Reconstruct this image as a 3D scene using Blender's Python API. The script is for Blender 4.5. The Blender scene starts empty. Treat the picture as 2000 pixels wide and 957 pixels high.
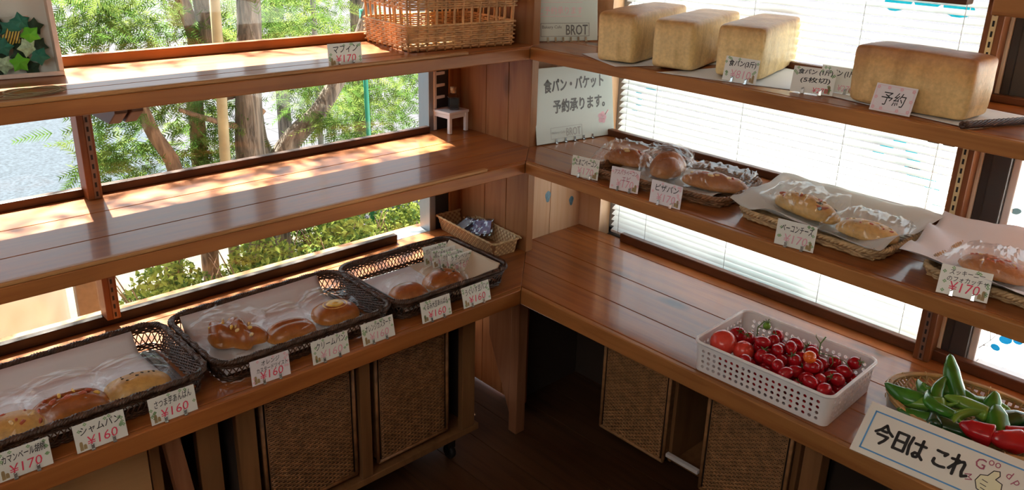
import bpy, math, random
from mathutils import Vector, Matrix, noise
R = math.radians
pi = math.pi
random.seed(7)
SC = bpy.context.scene
COL = SC.collection

# ------------------------------------------------------------------ camera, world, sun, exposure
CAM_POS = (1.70624, -1.65057, 1.67887)
cd = bpy.data.cameras.new('camera')
cd.sensor_width = 36.0
cd.lens = 1605.9 / 2000 * 36
cd.shift_x, cd.shift_y = -0.0170, -0.0332
cd.clip_start = 0.02
cam = bpy.data.objects.new('camera', cd)
COL.objects.link(cam)
yaw, pitch, roll = R(45.5555), R(19.789), R(1.9997)
fw = Vector((-math.sin(yaw) * math.cos(pitch), math.cos(yaw) * math.cos(pitch), -math.sin(pitch)))
rt = fw.cross(Vector((0, 0, 1))).normalized()
up = rt.cross(fw)
r2 = math.cos(roll) * rt + math.sin(roll) * up
u2 = -math.sin(roll) * rt + math.cos(roll) * up
m = Matrix((r2, u2, -fw)).transposed().to_4x4()
m.translation = CAM_POS
cam.matrix_world = m
SC.camera = cam

SC.view_settings.view_transform = 'Standard'
SC.view_settings.look = 'None'
SC.view_settings.gamma = 1
SC.view_settings.use_curve_mapping = False
SC.view_settings.exposure = 0.35
cy = SC.cycles
cy.max_bounces = 10
cy.diffuse_bounces = 4
cy.glossy_bounces = 3
cy.transmission_bounces = 4
cy.transparent_max_bounces = 24
cy.caustics_reflective = False
cy.caustics_refractive = False
cy.sample_clamp_indirect = 4.0
cy.use_denoising = True

W = bpy.data.worlds.new('sky')
SC.world = W
W.use_nodes = True
bg = W.node_tree.nodes['Background']
bg.inputs[0].default_value = (0.80, 0.90, 1.0, 1)
bg.inputs[1].default_value = 1.65

sl = bpy.data.lights.new('sun', 'SUN')
sl.energy = 38.0
sl.angle = R(0.6)
sl.color = (1.0, 0.93, 0.82)
so = bpy.data.objects.new('sun', sl)
COL.objects.link(so)
so.rotation_euler = Vector((1, -0.19, -1.405)).to_track_quat('-Z', 'Y').to_euler()
so.location = (-4, 1, 6)

al = bpy.data.lights.new('shop_fill', 'AREA')  # added fill light for the shelves
al.shape = 'RECTANGLE'
al.size, al.size_y = 1.6, 1.2
al.energy = 17
al.color = (1.0, 0.95, 0.88)
ao = bpy.data.objects.new('shop_fill', al)
COL.objects.link(ao)
ao.location = (1.5, -2.5, 2.40)
ao.rotation_euler = (Vector((0.7, 0.1, 1.2)) - Vector(ao.location)).to_track_quat('-Z', 'Y').to_euler()

# ------------------------------------------------------------------ constants of the place
ZT, ZM, ZL = 1.3036, 0.979, 0.616
ET, EM, EL = -0.0818, 0.0, 0.0862
WL, WR = 0.469, 0.4636
CX, CY = -0.12, 0.13

# ------------------------------------------------------------------ mesh builder
class MB:
    def __init__(s):
        s.v = []; s.f = []; s.mi = []; s.sm = []
    def add(s, verts, faces, mi=0, smooth=False):
        b = len(s.v)
        s.v += [tuple(q) for q in verts]
        for f in faces:
            s.f.append([i + b for i in f]); s.mi.append(mi); s.sm.append(smooth)
    def box(s, c, d, rot=None, mi=0):
        x, y, z = [q / 2 for q in d]
        vs = [Vector((sx * x, sy * y, sz * z)) for sz in (-1, 1) for sy in (-1, 1) for sx in (-1, 1)]
        if rot is not None:
            vs = [rot @ q for q in vs]
        vs = [q + Vector(c) for q in vs]
        s.add(vs, [(0, 2, 3, 1), (4, 5, 7, 6), (0, 1, 5, 4), (2, 6, 7, 3), (0, 4, 6, 2), (1, 3, 7, 5)], mi)
    def b2(s, x0, x1, y0, y1, z0, z1, mi=0):
        s.box(((x0 + x1) / 2, (y0 + y1) / 2, (z0 + z1) / 2), (x1 - x0, y1 - y0, z1 - z0), None, mi)
    def prism(s, poly, z0, z1, mi=0):          # polygon in xy, counter-clockwise
        n = len(poly)
        vs = [(x, y, z0) for x, y in poly] + [(x, y, z1) for x, y in poly]
        fs = [list(range(n))[::-1], list(range(n, 2 * n))]
        fs += [(i, (i + 1) % n, n + (i + 1) % n, n + i) for i in range(n)]
        s.add(vs, fs, mi)
    def tube(s, pts, r, seg=6, closed=False, mi=0, smooth=True, flat=1.0):
        pts = [Vector(q) for q in pts]
        n = len(pts)
        rr = r if isinstance(r, (list, tuple)) else [r] * n
        vs = []
        prev = None
        for i, q in enumerate(pts):
            if closed:
                t = pts[(i + 1) % n] - pts[i - 1]
            else:
                t = pts[min(i + 1, n - 1)] - pts[max(i - 1, 0)]
            if t.length < 1e-9:
                t = Vector((0, 0, 1))
            t.normalize()
            if prev is None:
                a = Vector((0, 0, 1)) if abs(t.z) < .9 else Vector((1, 0, 0))
            else:
                a = prev
            nrm = (a - t * a.dot(t))
            if nrm.length < 1e-6:
                nrm = t.orthogonal()
            nrm.normalize()
            prev = nrm
            bn = t.cross(nrm)
            for k in range(seg):
                an = 2 * pi * k / seg
                vs.append(q + nrm * (math.cos(an) * rr[i]) + bn * (math.sin(an) * rr[i] * flat))
        fs = []
        for i in range(n if closed else n - 1):
            j = (i + 1) % n
            for k in range(seg):
                l = (k + 1) % seg
                fs.append((i * seg + k, i * seg + l, j * seg + l, j * seg + k))
        if not closed:
            fs.append(list(range(seg))[::-1])
            fs.append([(n - 1) * seg + k for k in range(seg)])
        s.add(vs, fs, mi, smooth)
    def lathe(s, prof, seg=24, c=(0, 0, 0), mi=0, smooth=True, sx=1, sy=1):
        vs = []
        for r, z in prof:
            for k in range(seg):
                an = 2 * pi * k / seg
                vs.append((c[0] + r * math.cos(an) * sx, c[1] + r * math.sin(an) * sy, c[2] + z))
        fs = []
        for i in range(len(prof) - 1):
            for k in range(seg):
                l = (k + 1) % seg
                fs.append((i * seg + k, i * seg + l, (i + 1) * seg + l, (i + 1) * seg + k))
        fs.append(list(range(seg))[::-1])
        fs.append([(len(prof) - 1) * seg + k for k in range(seg)])
        s.add(vs, fs, mi, smooth)
    def grid(s, fn, nu, nv, mi=0, smooth=True, wrap=False):
        vs = [fn(i / nu, j / nv) for j in range(nv + 1) for i in range(nu + (0 if wrap else 1))]
        w = nu if wrap else nu + 1
        fs = []
        for j in range(nv):
            for i in range(nu):
                k = (i + 1) % w
                fs.append((j * w + i, j * w + k, (j + 1) * w + k, (j + 1) * w + i))
        s.add(vs, fs, mi, smooth)
    def ball(s, c, d, seg=16, rings=10, fn=None, mi=0, smooth=True):
        vs = []
        for i in range(rings + 1):
            th = pi * i / rings
            for k in range(seg):
                ph = 2 * pi * k / seg
                q = Vector((math.sin(th) * math.cos(ph), math.sin(th) * math.sin(ph), math.cos(th)))
                if fn:
                    q = fn(q)
                vs.append((c[0] + q.x * d[0], c[1] + q.y * d[1], c[2] + q.z * d[2]))
        fs = []
        for i in range(rings):
            for k in range(seg):
                l = (k + 1) % seg
                fs.append((i * seg + k, (i + 1) * seg + k, (i + 1) * seg + l, i * seg + l))
        s.add(vs, fs, mi, smooth)
    def disc(s, c, r, n=12, nrm='y', mi=0):
        vs = []
        for k in range(n):
            a = 2 * pi * k / n
            vs.append((c[0] + r * math.cos(a), c[1], c[2] + r * math.sin(a)))
        s.add(vs, [list(range(n))], mi)
    def ribbon(s, pts, w, y=0.0, mi=0):         # flat pen stroke in the xz plane with round ends
        ps = [Vector((a, b)) for a, b in pts]
        for k, q in enumerate(ps):
            s.disc((q.x, y - .00002 * (k % 3), q.y), w / 2, 10, mi=mi)
        for a, b in zip(ps, ps[1:]):
            d = b - a
            if d.length < 1e-9:
                continue
            n = Vector((-d.y, d.x)).normalized() * (w / 2)
            vs = [(a.x + n.x, y, a.y + n.y), (a.x - n.x, y, a.y - n.y), (b.x - n.x, y, b.y - n.y), (b.x + n.x, y, b.y + n.y)]
            s.add(vs, [(0, 1, 2, 3)], mi)
    def build(s, name, mats, parent=None, bevel=0, seg=2, weld=False):
        me = bpy.data.meshes.new(name)
        me.from_pydata(s.v, [], s.f)
        me.polygons.foreach_set('material_index', s.mi)
        me.polygons.foreach_set('use_smooth', s.sm)
        for q in (mats if isinstance(mats, (list, tuple)) else [mats]):
            me.materials.append(q)
        me.update()
        o = bpy.data.objects.new(name, me)
        COL.objects.link(o)
        if parent:
            o.parent = parent
        if bevel:
            b = o.modifiers.new('bevel', 'BEVEL')
            b.width = bevel; b.segments = seg; b.limit_method = 'ANGLE'; b.angle_limit = R(40)
        return o

def tag(o, label=None, cat=None, group=None, kind=None):
    if label: o['label'] = label
    if cat: o['category'] = cat
    if group: o['group'] = group
    if kind: o['kind'] = kind
    return o

def thing(name, label, cat, loc=(0, 0, 0), rz=0.0, group=None, rx=0.0):
    o = bpy.data.objects.new(name, None)
    o.empty_display_size = .05
    COL.objects.link(o)
    o.location = loc
    o.rotation_euler = (rx, 0, rz)
    return tag(o, label, cat, group)

def copy_thing(o, loc=None, rot=None, label=None):
    c = o.copy(); COL.objects.link(c)
    if loc is not None: c.location = loc
    if rot is not None: c.rotation_euler = rot
    if label: c['label'] = label
    for ch in list(o.children):
        d = ch.copy(); COL.objects.link(d); d.parent = c
        for g in ch.children:
            e = g.copy(); COL.objects.link(e); e.parent = d
    return c

def struct(name, mb, mats, bevel=0):
    return tag(mb.build(name, mats, None, bevel), kind='structure')

# ------------------------------------------------------------------ materials
def nt(name):
    mt = bpy.data.materials.new(name)
    mt.use_nodes = True
    t = mt.node_tree
    b = t.nodes['Principled BSDF']
    return mt, t, b

def N(t, typ, **kw):
    n = t.nodes.new(typ)
    for k, v in kw.items():
        if k.startswith('i_'):
            n.inputs[int(k[2:])].default_value = v
        else:
            setattr(n, k, v)
    return n

def ramp(t, fac, stops):
    r = N(t, 'ShaderNodeValToRGB')
    e = r.color_ramp.elements
    while len(e) > 1:
        e.remove(e[-1])
    e[0].position = stops[0][0]; e[0].color = (*stops[0][1], 1)
    for p, c in stops[1:]:
        q = e.new(p); q.color = (*c, 1)
    t.links.new(fac, r.inputs[0])
    return r.outputs[0]

def mixc(t, fac, a, b, mode='MIX'):
    n = N(t, 'ShaderNodeMix', data_type='RGBA', blend_type=mode)
    if hasattr(fac, 'links') or hasattr(fac, 'is_linked'):
        t.links.new(fac, n.inputs[0])
    else:
        n.inputs[0].default_value = fac
    for sk, v in ((n.inputs[6], a), (n.inputs[7], b)):
        if hasattr(v, 'is_linked'):
            t.links.new(v, sk)
        else:
            sk.default_value = (*v, 1)
    return n.outputs[2]

def plain(name, col, rough=.5, metal=0, spec=.5, bump=0, bscale=60, var=0, emit=None, sss=0, trans=0):
    mt, t, b = nt(name)
    b.inputs['Base Color'].default_value = (*col, 1)
    b.inputs['Roughness'].default_value = rough
    b.inputs['Metallic'].default_value = metal
    b.inputs['Specular IOR Level'].default_value = spec
    tc = N(t, 'ShaderNodeTexCoord')
    if var or bump:
        n = N(t, 'ShaderNodeTexNoise')
        n.inputs['Scale'].default_value = bscale
        n.inputs['Detail'].default_value = 4
        t.links.new(tc.outputs['Object'], n.inputs['Vector'])
        if var:
            c = ramp(t, n.outputs[0], [(.3, tuple(q * (1 - var) for q in col)), (.7, tuple(min(1, q * (1 + var)) for q in col))])
            t.links.new(c, b.inputs['Base Color'])
        if bump:
            bp = N(t, 'ShaderNodeBump')
            bp.inputs['Strength'].default_value = bump
            bp.inputs['Distance'].default_value = .003
            t.links.new(n.outputs[0], bp.inputs['Height'])
            t.links.new(bp.outputs[0], b.inputs['Normal'])
    if sss:
        b.inputs['Subsurface Weight'].default_value = sss
        b.inputs['Subsurface Radius'].default_value = (.02, .008, .004)
        b.inputs['Subsurface Scale'].default_value = .3
    return mt

def wood(name, light, dark, axis='y', rough=.3, knots=True, grain=1.0, coat=.0, kcol=None):
    mt, t, b = nt(name)
    tc = N(t, 'ShaderNodeTexCoord')
    mp = N(t, 'ShaderNodeMapping')
    s = {'x': (1.6, 24, 24), 'y': (24, 1.6, 24), 'z': (24, 24, 1.6)}[axis]
    mp.inputs['Scale'].default_value = s
    t.links.new(tc.outputs['Object'], mp.inputs[0])
    n = N(t, 'ShaderNodeTexNoise')
    n.inputs['Scale'].default_value = 1.5 * grain
    n.inputs['Detail'].default_value = 6
    n.inputs['Roughness'].default_value = .55
    n.inputs['Distortion'].default_value = .6
    t.links.new(mp.outputs[0], n.inputs['Vector'])
    c = ramp(t, n.outputs[0], [(.28, dark), (.5, tuple((x * .65 + y * .35) for x, y in zip(light, dark))), (.72, light)])
    n2 = N(t, 'ShaderNodeTexNoise')
    n2.inputs['Scale'].default_value = 2.2
    t.links.new(tc.outputs['Object'], n2.inputs['Vector'])
    c2 = ramp(t, n2.outputs[0], [(.3, (.72, .72, .72)), (.7, (1.12, 1.1, 1.08))])
    c = mixc(t, 1.0, c, c2, 'MULTIPLY')
    if knots:
        mk = N(t, 'ShaderNodeMapping')
        mk.inputs['Scale'].default_value = {'x': (2.4, 5.5, 5.5), 'y': (5.5, 2.4, 5.5), 'z': (5.5, 5.5, 2.4)}[axis]
        t.links.new(tc.outputs['Object'], mk.inputs[0])
        v = N(t, 'ShaderNodeTexVoronoi')
        v.inputs['Scale'].default_value = 1.0
        t.links.new(mk.outputs[0], v.inputs['Vector'])
        k = ramp(t, v.outputs['Distance'], [(.05, (1, 1, 1)), (.11, (.55, .55, .55)), (.16, (0, 0, 0))])
        c = mixc(t, k, c, kcol or tuple(q * .28 for q in dark))
    t.links.new(c, b.inputs['Base Color'])
    rr = N(t, 'ShaderNodeMapRange')
    rr.inputs['To Min'].default_value = rough * .85
    rr.inputs['To Max'].default_value = rough * 1.25
    t.links.new(n.outputs[0], rr.inputs[0])
    t.links.new(rr.outputs[0], b.inputs['Roughness'])
    bp = N(t, 'ShaderNodeBump')
    bp.inputs['Strength'].default_value = .12
    bp.inputs['Distance'].default_value = .002
    t.links.new(n.outputs[0], bp.inputs['Height'])
    t.links.new(bp.outputs[0], b.inputs['Normal'])
    b.inputs['Specular IOR Level'].default_value = .25
    if coat:
        b.inputs['Coat Weight'].default_value = coat
        b.inputs['Coat Roughness'].default_value = .11
        b.inputs['Specular IOR Level'].default_value = .18
    return mt

def film(name, gl=.16, white=.03, rough=.12, tint=(1, 1, 1), edge=.5):
    mt = bpy.data.materials.new(name)
    mt.use_nodes = True
    t = mt.node_tree
    t.nodes.clear()
    o = N(t, 'ShaderNodeOutputMaterial')
    tr = N(t, 'ShaderNodeBsdfTransparent'); tr.inputs[0].default_value = (*tint, 1)
    g = N(t, 'ShaderNodeBsdfGlossy'); g.inputs['Roughness'].default_value = rough
    d = N(t, 'ShaderNodeBsdfTranslucent'); d.inputs[0].default_value = (.9, .9, .9, 1)
    lw = N(t, 'ShaderNodeLayerWeight'); lw.inputs[0].default_value = .35
    mr = N(t, 'ShaderNodeMapRange')
    mr.inputs['To Min'].default_value = gl * .5
    mr.inputs['To Max'].default_value = edge
    t.links.new(lw.outputs['Facing'], mr.inputs[0])
    m1 = N(t, 'ShaderNodeMixShader'); t.links.new(mr.outputs[0], m1.inputs[0])
    t.links.new(tr.outputs[0], m1.inputs[1]); t.links.new(g.outputs[0], m1.inputs[2])
    m2 = N(t, 'ShaderNodeMixShader'); m2.inputs[0].default_value = white
    t.links.new(m1.outputs[0], m2.inputs[1]); t.links.new(d.outputs[0], m2.inputs[2])
    t.links.new(m2.outputs[0], o.inputs[0])
    return mt

def translucent(name, col, amount=.5, rough=.6):
    mt = bpy.data.materials.new(name)
    mt.use_nodes = True
    t = mt.node_tree
    t.nodes.clear()
    o = N(t, 'ShaderNodeOutputMaterial')
    d = N(t, 'ShaderNodeBsdfDiffuse'); d.inputs[0].default_value = (*col, 1)
    r = N(t, 'ShaderNodeBsdfTranslucent'); r.inputs[0].default_value = (*col, 1)
    mx = N(t, 'ShaderNodeMixShader'); mx.inputs[0].default_value = amount
    t.links.new(d.outputs[0], mx.inputs[1]); t.links.new(r.outputs[0], mx.inputs[2])
    t.links.new(mx.outputs[0], o.inputs[0])
    return mt

SHL, SHD = (.42, .140, .036), (.22, .060, .0135)
M = {}
M['shelf_y'] = wood('varnished pine along y', SHL, SHD, 'y', .44, True, coat=.40)
M['shelf_x'] = wood('varnished pine along x', SHL, SHD, 'x', .42, True, coat=.65)
M['edge_y'] = wood('pine edge along y', (.42, .150, .040), (.27, .082, .020), 'y', .4, False)
M['edge_x'] = wood('pine edge along x', (.50, .215, .065), (.31, .115, .032), 'x', .4, False)
M['strip_y'] = wood('pale pine strip along y', (.5, .24, .09), (.36, .15, .05), 'y', .4, False)
M['dark_trim'] = wood('dark trim', (.085, .032, .015), (.05, .018, .008), 'y', .4, False)
M['shaded_trim'] = wood('shaded low trim', (.035, .017, .011), (.02, .01, .007), 'y', .5, False)  # darker copy of the trim wood, stands for less sun down low
M['dark_trim_x'] = wood('dark trim x', (.17, .06, .025), (.10, .034, .014), 'x', .4, False)
M['wall_wood'] = wood('wall planks', (.42, .19, .075), (.28, .105, .036), 'z', .4, True)
M['lit_planks'] = wood('lit wall planks', (.76, .50, .32), (.66, .38, .20), 'z', .4, False)  # planks made pale so their colour carries the light falling on them
M['post'] = wood('post wood', (.26, .095, .035), (.15, .052, .018), 'z', .4, False)
M['bracket'] = wood('bracket wood', (.17, .06, .028), (.10, .035, .016), 'x', .45, False)
M['floor'] = wood('dark floor boards', (.10, .045, .02), (.05, .022, .01), 'x', .32, False)
M['cab'] = wood('cabinet wood', (.28, .135, .055), (.19, .085, .033), 'z', .45, False)
M['leg'] = wood('table leg wood', (.34, .15, .075), (.22, .085, .04), 'z', .4, True)
M['panel'] = wood('plain cabinet panel', (.50, .29, .13), (.42, .23, .095), 'x', .5, False)
M['plaster'] = plain('plaster', (.62, .56, .48), .9, var=.04)
M['under_shade'] = plain('under-counter shade', (.05, .03, .02), .8)  # dark tone standing for the shade under the counters
M['alu'] = plain('grey aluminium', (.32, .34, .36), .4, .6)
M['black_alu'] = plain('black aluminium', (.02, .02, .024), .4)
M['bronze'] = plain('bronze aluminium', (.055, .045, .042), .45)
M['cream'] = plain('cream paint', (.80, .68, .52), .55)
M['standard'] = plain('ivory metal standard', (.72, .58, .32), .4)
M['steel_std'] = plain('brown metal standard', (.20, .11, .07), .4, .3)
M['slot'] = plain('dark slot', (.012, .01, .01), .8)
M['card'] = plain('white card', (.82, .80, .73), .35)
M['card_pink'] = plain('pinkish white card', (.83, .76, .78), .35)
M['ink'] = plain('black ink', (.018, .017, .018), .6)
M['grey_ink'] = plain('grey ink', (.16, .16, .15), .6)
M['faint_ink'] = plain('faint grey ink', (.42, .42, .38), .6)
M['red_ink'] = plain('red pen', (.78, .06, .12), .6)
M['pink_ink'] = plain('faded pink pen', (.78, .38, .46), .6)
M['green_print'] = plain('green print', (.28, .45, .22), .6)
M['brown_print'] = plain('brown print', (.40, .28, .13), .6)
M['pink_print'] = plain('pink print', (.85, .50, .55), .6)
M['blue_print'] = plain('blue print', (.10, .33, .66), .5)
M['maroon_print'] = plain('maroon print', (.40, .10, .16), .6)
M['yellow_print'] = plain('cream print', (.82, .80, .55), .6)
M['clip'] = plain('clear clip', (.62, .63, .62), .12, .75)
M['rattan'] = plain('honey rattan', (.64, .35, .15), .45, var=.3, bscale=30)
M['rattan_pale'] = plain('pale rattan', (.60, .38, .20), .5, var=.2, bscale=30)
M['drawer_weave'] = plain('drawer rattan', (.27, .125, .05), .5, var=.35, bscale=40)
M['drawer_lit'] = plain('lit drawer rattan', (.42, .215, .09), .5, var=.3, bscale=40)  # same rattan made lighter, light on the right drawers put into colour
M['dark_wicker'] = plain('dark wicker', (.075, .034, .018), .42, var=.5, bscale=50)
M['mid_wicker'] = plain('brown wicker', (.24, .115, .05), .5, var=.4, bscale=40)
M['straw'] = plain('straw wicker', (.52, .34, .17), .5, var=.35, bscale=45)
M['bamboo'] = plain('bamboo', (.45, .27, .10), .45, var=.3, bscale=25)
M['paper'] = plain('white paper', (.80, .81, .84), .7)
M['wax_paper'] = translucent('greaseproof paper', (.84, .85, .82), .35)
M['kraft'] = plain('kraft paper', (.62, .50, .36), .7)
M['bag'] = film('clear bag film', .025, .003, .04, edge=.15)
M['bag2'] = film('clear bag film bright', .07, .03, .09, edge=.34)
M['glass'] = film('window glass', .02, .0, .02, (.97, .99, .98), .10)
M['jar_glass'] = film('bottle glass', .12, .0, .04, (.92, .94, .95), .6)
M['plastic_white'] = plain('white plastic', (.83, .80, .80), .32, sss=0)
M['grey_paint'] = plain('grey white paint', (.76, .75, .76), .5)
M['frame_white'] = plain('whitewashed wood', (.66, .58, .52), .6, var=.06, bscale=30)
M['dark_stuff'] = plain('dark contents', (.02, .03, .035), .5)
M['cork'] = plain('cork', (.45, .28, .14), .8, var=.3, bscale=200)
M['twine'] = plain('twine', (.30, .24, .13), .7)
M['caster'] = plain('black rubber', (.012, .012, .013), .5)
M['blind'] = translucent('white blind slat', (.86, .88, .87), .45)
M['cord_white'] = plain('blind cord', (.75, .77, .78), .6)
M['turq'] = translucent('turquoise film', (.008, .20, .26), .45)
M['skyblue'] = translucent('blue film', (.01, .16, .34), .5)
M['greyleaf'] = translucent('grey green film', (.10, .15, .16), .3)
M['twig_grey'] = plain('grey twig print', (.35, .35, .36), .6)
M['green_pole'] = plain('green garden stake', (.008, .20, .13), .4)
M['stake'] = plain('weathered stake', (.30, .23, .12), .7, var=.2, bscale=12)
M['grey_post'] = plain('grey metal post', (.20, .18, .16), .5, var=.1)
M['sheet'] = translucent('milky plastic sheet', (.74, .69, .61), .3)
M['packet'] = film('blue clear packet', .25, .12, .1, (.78, .84, .95), .6)
M['packet_card'] = plain('lavender card', (.50, .50, .72), .6)

def bread_mat(name, top, side, low, zl, zh, bump=.25, streak=True, rough=.5):
    mt, t, b = nt(name)
    tc = N(t, 'ShaderNodeTexCoord')
    sp = N(t, 'ShaderNodeSeparateXYZ')
    t.links.new(tc.outputs['Object'], sp.inputs[0])
    n = N(t, 'ShaderNodeTexNoise'); n.inputs['Scale'].default_value = 14; n.inputs['Detail'].default_value = 5
    t.links.new(tc.outputs['Object'], n.inputs['Vector'])
    ma = N(t, 'ShaderNodeMath', operation='MULTIPLY_ADD')
    t.links.new(n.outputs[0], ma.inputs[0]); ma.inputs[1].default_value = (zh - zl) * .7
    t.links.new(sp.outputs[2], ma.inputs[2])
    mr = N(t, 'ShaderNodeMapRange')
    mr.inputs['From Min'].default_value = zl + (zh - zl) * .2
    mr.inputs['From Max'].default_value = zh + (zh - zl) * .45
    t.links.new(ma.outputs[0], mr.inputs[0])
    c = ramp(t, mr.outputs[0], [(.0, low), (.35, side), (.62, tuple((p + q) / 2 for p, q in zip(side, top))), (.88, top)])
    n3 = N(t, 'ShaderNodeTexNoise'); n3.inputs['Scale'].default_value = 120; n3.inputs['Detail'].default_value = 3
    t.links.new(tc.outputs['Object'], n3.inputs['Vector'])
    c2 = ramp(t, n3.outputs[0], [(.3, (.88, .87, .86)), (.7, (1.08, 1.08, 1.08))])
    c = mixc(t, 1.0, c, c2, 'MULTIPLY')
    mp = N(t, 'ShaderNodeMapping'); mp.inputs['Scale'].default_value = (26, 26, 5)
    t.links.new(tc.outputs['Object'], mp.inputs[0])
    n4 = N(t, 'ShaderNodeTexNoise'); n4.inputs['Scale'].default_value = 1.0; n4.inputs['Detail'].default_value = 4
    t.links.new(mp.outputs[0], n4.inputs['Vector'])
    c4 = ramp(t, n4.outputs[0], [(.32, (.78, .72, .64)), (.5, (1, 1, 1)), (.68, (1.08, 1.08, 1.06))])
    c = mixc(t, 1.0, c, c4, 'MULTIPLY')
    t.links.new(c, b.inputs['Base Color'])
    b.inputs['Roughness'].default_value = rough
    bp = N(t, 'ShaderNodeBump'); bp.inputs['Strength'].default_value = bump; bp.inputs['Distance'].default_value = .004
    t.links.new(n3.outputs[0], bp.inputs['Height'])
    t.links.new(bp.outputs[0], b.inputs['Normal'])
    return mt
M['loaf'] = bread_mat('loaf crust', (.50, .25, .09), (.88, .62, .27), (.88, .65, .31), .085, .135, .2)
M['loaf2'] = bread_mat('darker loaf crust', (.40, .15, .06), (.72, .40, .14), (.78, .52, .22), .075, .14, .2)
M['bun'] = bread_mat('glossy bun', (.36, .10, .02), (.66, .27, .05), (.80, .50, .16), .0, .045, .12, rough=.28)
M['bun_pale'] = bread_mat('pale bun', (.62, .34, .09), (.78, .50, .17), (.82, .60, .26), .0, .05, .2, rough=.45)
M['bun_red'] = bread_mat('reddish baked bread', (.36, .115, .03), (.60, .26, .07), (.74, .46, .18), .0, .045, .35, rough=.4)
M['custard'] = plain('custard', (.86, .55, .10), .35, var=.12, bscale=60)
M['topping_dark'] = plain('dark topping', (.07, .06, .03), .6)
M['ham'] = plain('ham', (.50, .10, .04), .4)
M['cheese'] = plain('melted cheese', (.82, .58, .26), .4, var=.2, bscale=80)
M['foil'] = plain('foil cup', (.70, .68, .72), .25, .9)
M['tomato'] = plain('tomato skin', (.40, .006, .012), .16, var=.15, bscale=20)
M['tomato_big'] = plain('large tomato skin', (.66, .055, .035), .2, var=.15, bscale=16)
M['tomato_orange'] = plain('orange tomato skin', (.78, .14, .02), .18, var=.1, bscale=20)
M['stem'] = plain('green stem', (.10, .17, .035), .6, var=.3, bscale=60)
M['pepper'] = plain('green pepper', (.045, .19, .018), .2, var=.35, bscale=18)
M['pepper_l'] = plain('light green pepper', (.16, .33, .04), .22, var=.3, bscale=18)
M['pepper_d'] = plain('dark green pepper', (.012, .055, .012), .2, var=.4, bscale=18)
M['pepper_r'] = plain('red pepper', (.45, .010, .015), .16, var=.2, bscale=14)

# ------------------------------------------------------------------ text and strokes
def text_mesh(body, w, h, cx, cz, off=0.0, y=0.0, skew=0.0, rot=0.0):
    """lettering as mesh data, fitted in a w x h box in the xz plane facing -y"""
    c = bpy.data.curves.new('t', 'FONT')
    c.body = body
    c.resolution_u = 2
    c.space_line = .95
    o = bpy.data.objects.new('t', c)
    COL.objects.link(o)
    dg = bpy.context.evaluated_depsgraph_get()
    me = o.evaluated_get(dg).to_mesh()
    vs = [q.co.copy() for q in me.vertices]
    fs = [list(q.vertices) for q in me.polygons]
    o.evaluated_get(dg).to_mesh_clear()
    bpy.data.objects.remove(o)
    bpy.data.curves.remove(c)
    x0 = min(q.x for q in vs); x1 = max(q.x for q in vs)
    y0 = min(q.y for q in vs); y1 = max(q.y for q in vs)
    out = []
    ca, sa = math.cos(rot), math.sin(rot)
    for q in vs:
        a = ((q.x - x0) / (x1 - x0) - .5) * w
        b = ((q.y - y0) / (y1 - y0) - .5) * h
        a += b * skew
        out.append((cx + a * ca - b * sa, y, cz + a * sa + b * ca))
    if off:
        e = off * h / max(.3, (y1 - y0)) * 1.0
        base, n0, f0 = out, len(out), fs
        out, fs = [], []
        for k, (dx, dz) in enumerate(((0, 0), (e, 0), (-e, 0), (0, e), (0, -e), (.7 * e, .7 * e), (-.7 * e, -.7 * e), (.7 * e, -.7 * e), (-.7 * e, .7 * e))):
            out += [(q[0] + dx, q[1] - k * .000002, q[2] + dz) for q in base]
            fs += [[i + k * n0 for i in g_] for g_ in f0]
    return out, fs

# ------------------------------------------------------------------ setting: floor, walls, windows
f = MB()
yy = -3.6
while yy < .55:
    f.b2(-.6, 3.4, yy + .0015, yy + .1385, -.03, 0)
    yy += .14
f.b2(-.6, 3.4, -3.6, .55, -.06, -.031, 1)
struct('floor', f, [M['floor'], M['slot']])
f = MB(); f.b2(-.7, 3.5, -3.7, .7, 2.5, 2.56)
struct('ceiling', f, M['plaster'])
f = MB()
f.b2(-.60, -.49, -3.6, .14, -.06, .15)
f.b2(-.60, -.49, -3.6, -.22, .15, .596)
f.b2(-.60, -.49, .06, .14, .15, .596)
f.b2(-.60, -.49, -.22, .06, .56, .596)
f.b2(-.60, -.47, -3.6, .14, 1.81, 2.5)
f.b2(-.60, -.475, -3.6, -2.6, .596, 1.81)
struct('wall_left', f, M['wall_wood'])
f = MB()
f.b2(-.6, 3.4, .475, .60, 1.78, 2.5)
f.b2(-.6, -.092, .466, .60, .596, 1.78)
f.b2(3.0, 3.4, .475, .60, .596, 1.78)
struct('wall_right', f, [M['lit_planks']])
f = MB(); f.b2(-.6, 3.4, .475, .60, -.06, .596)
struct('wall_right_lower', f, M['under_shade'])  # lower wall darkened, under-counter shade put into its colour
f = MB(); f.b2(3.4, 3.5, -3.7, .7, -.06, 2.5)
struct('wall_back', f, M['plaster'])
f = MB(); f.b2(-.7, 3.5, -3.7, -3.6, -.06, 2.5)
struct('wall_front', f, M['plaster'])
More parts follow.
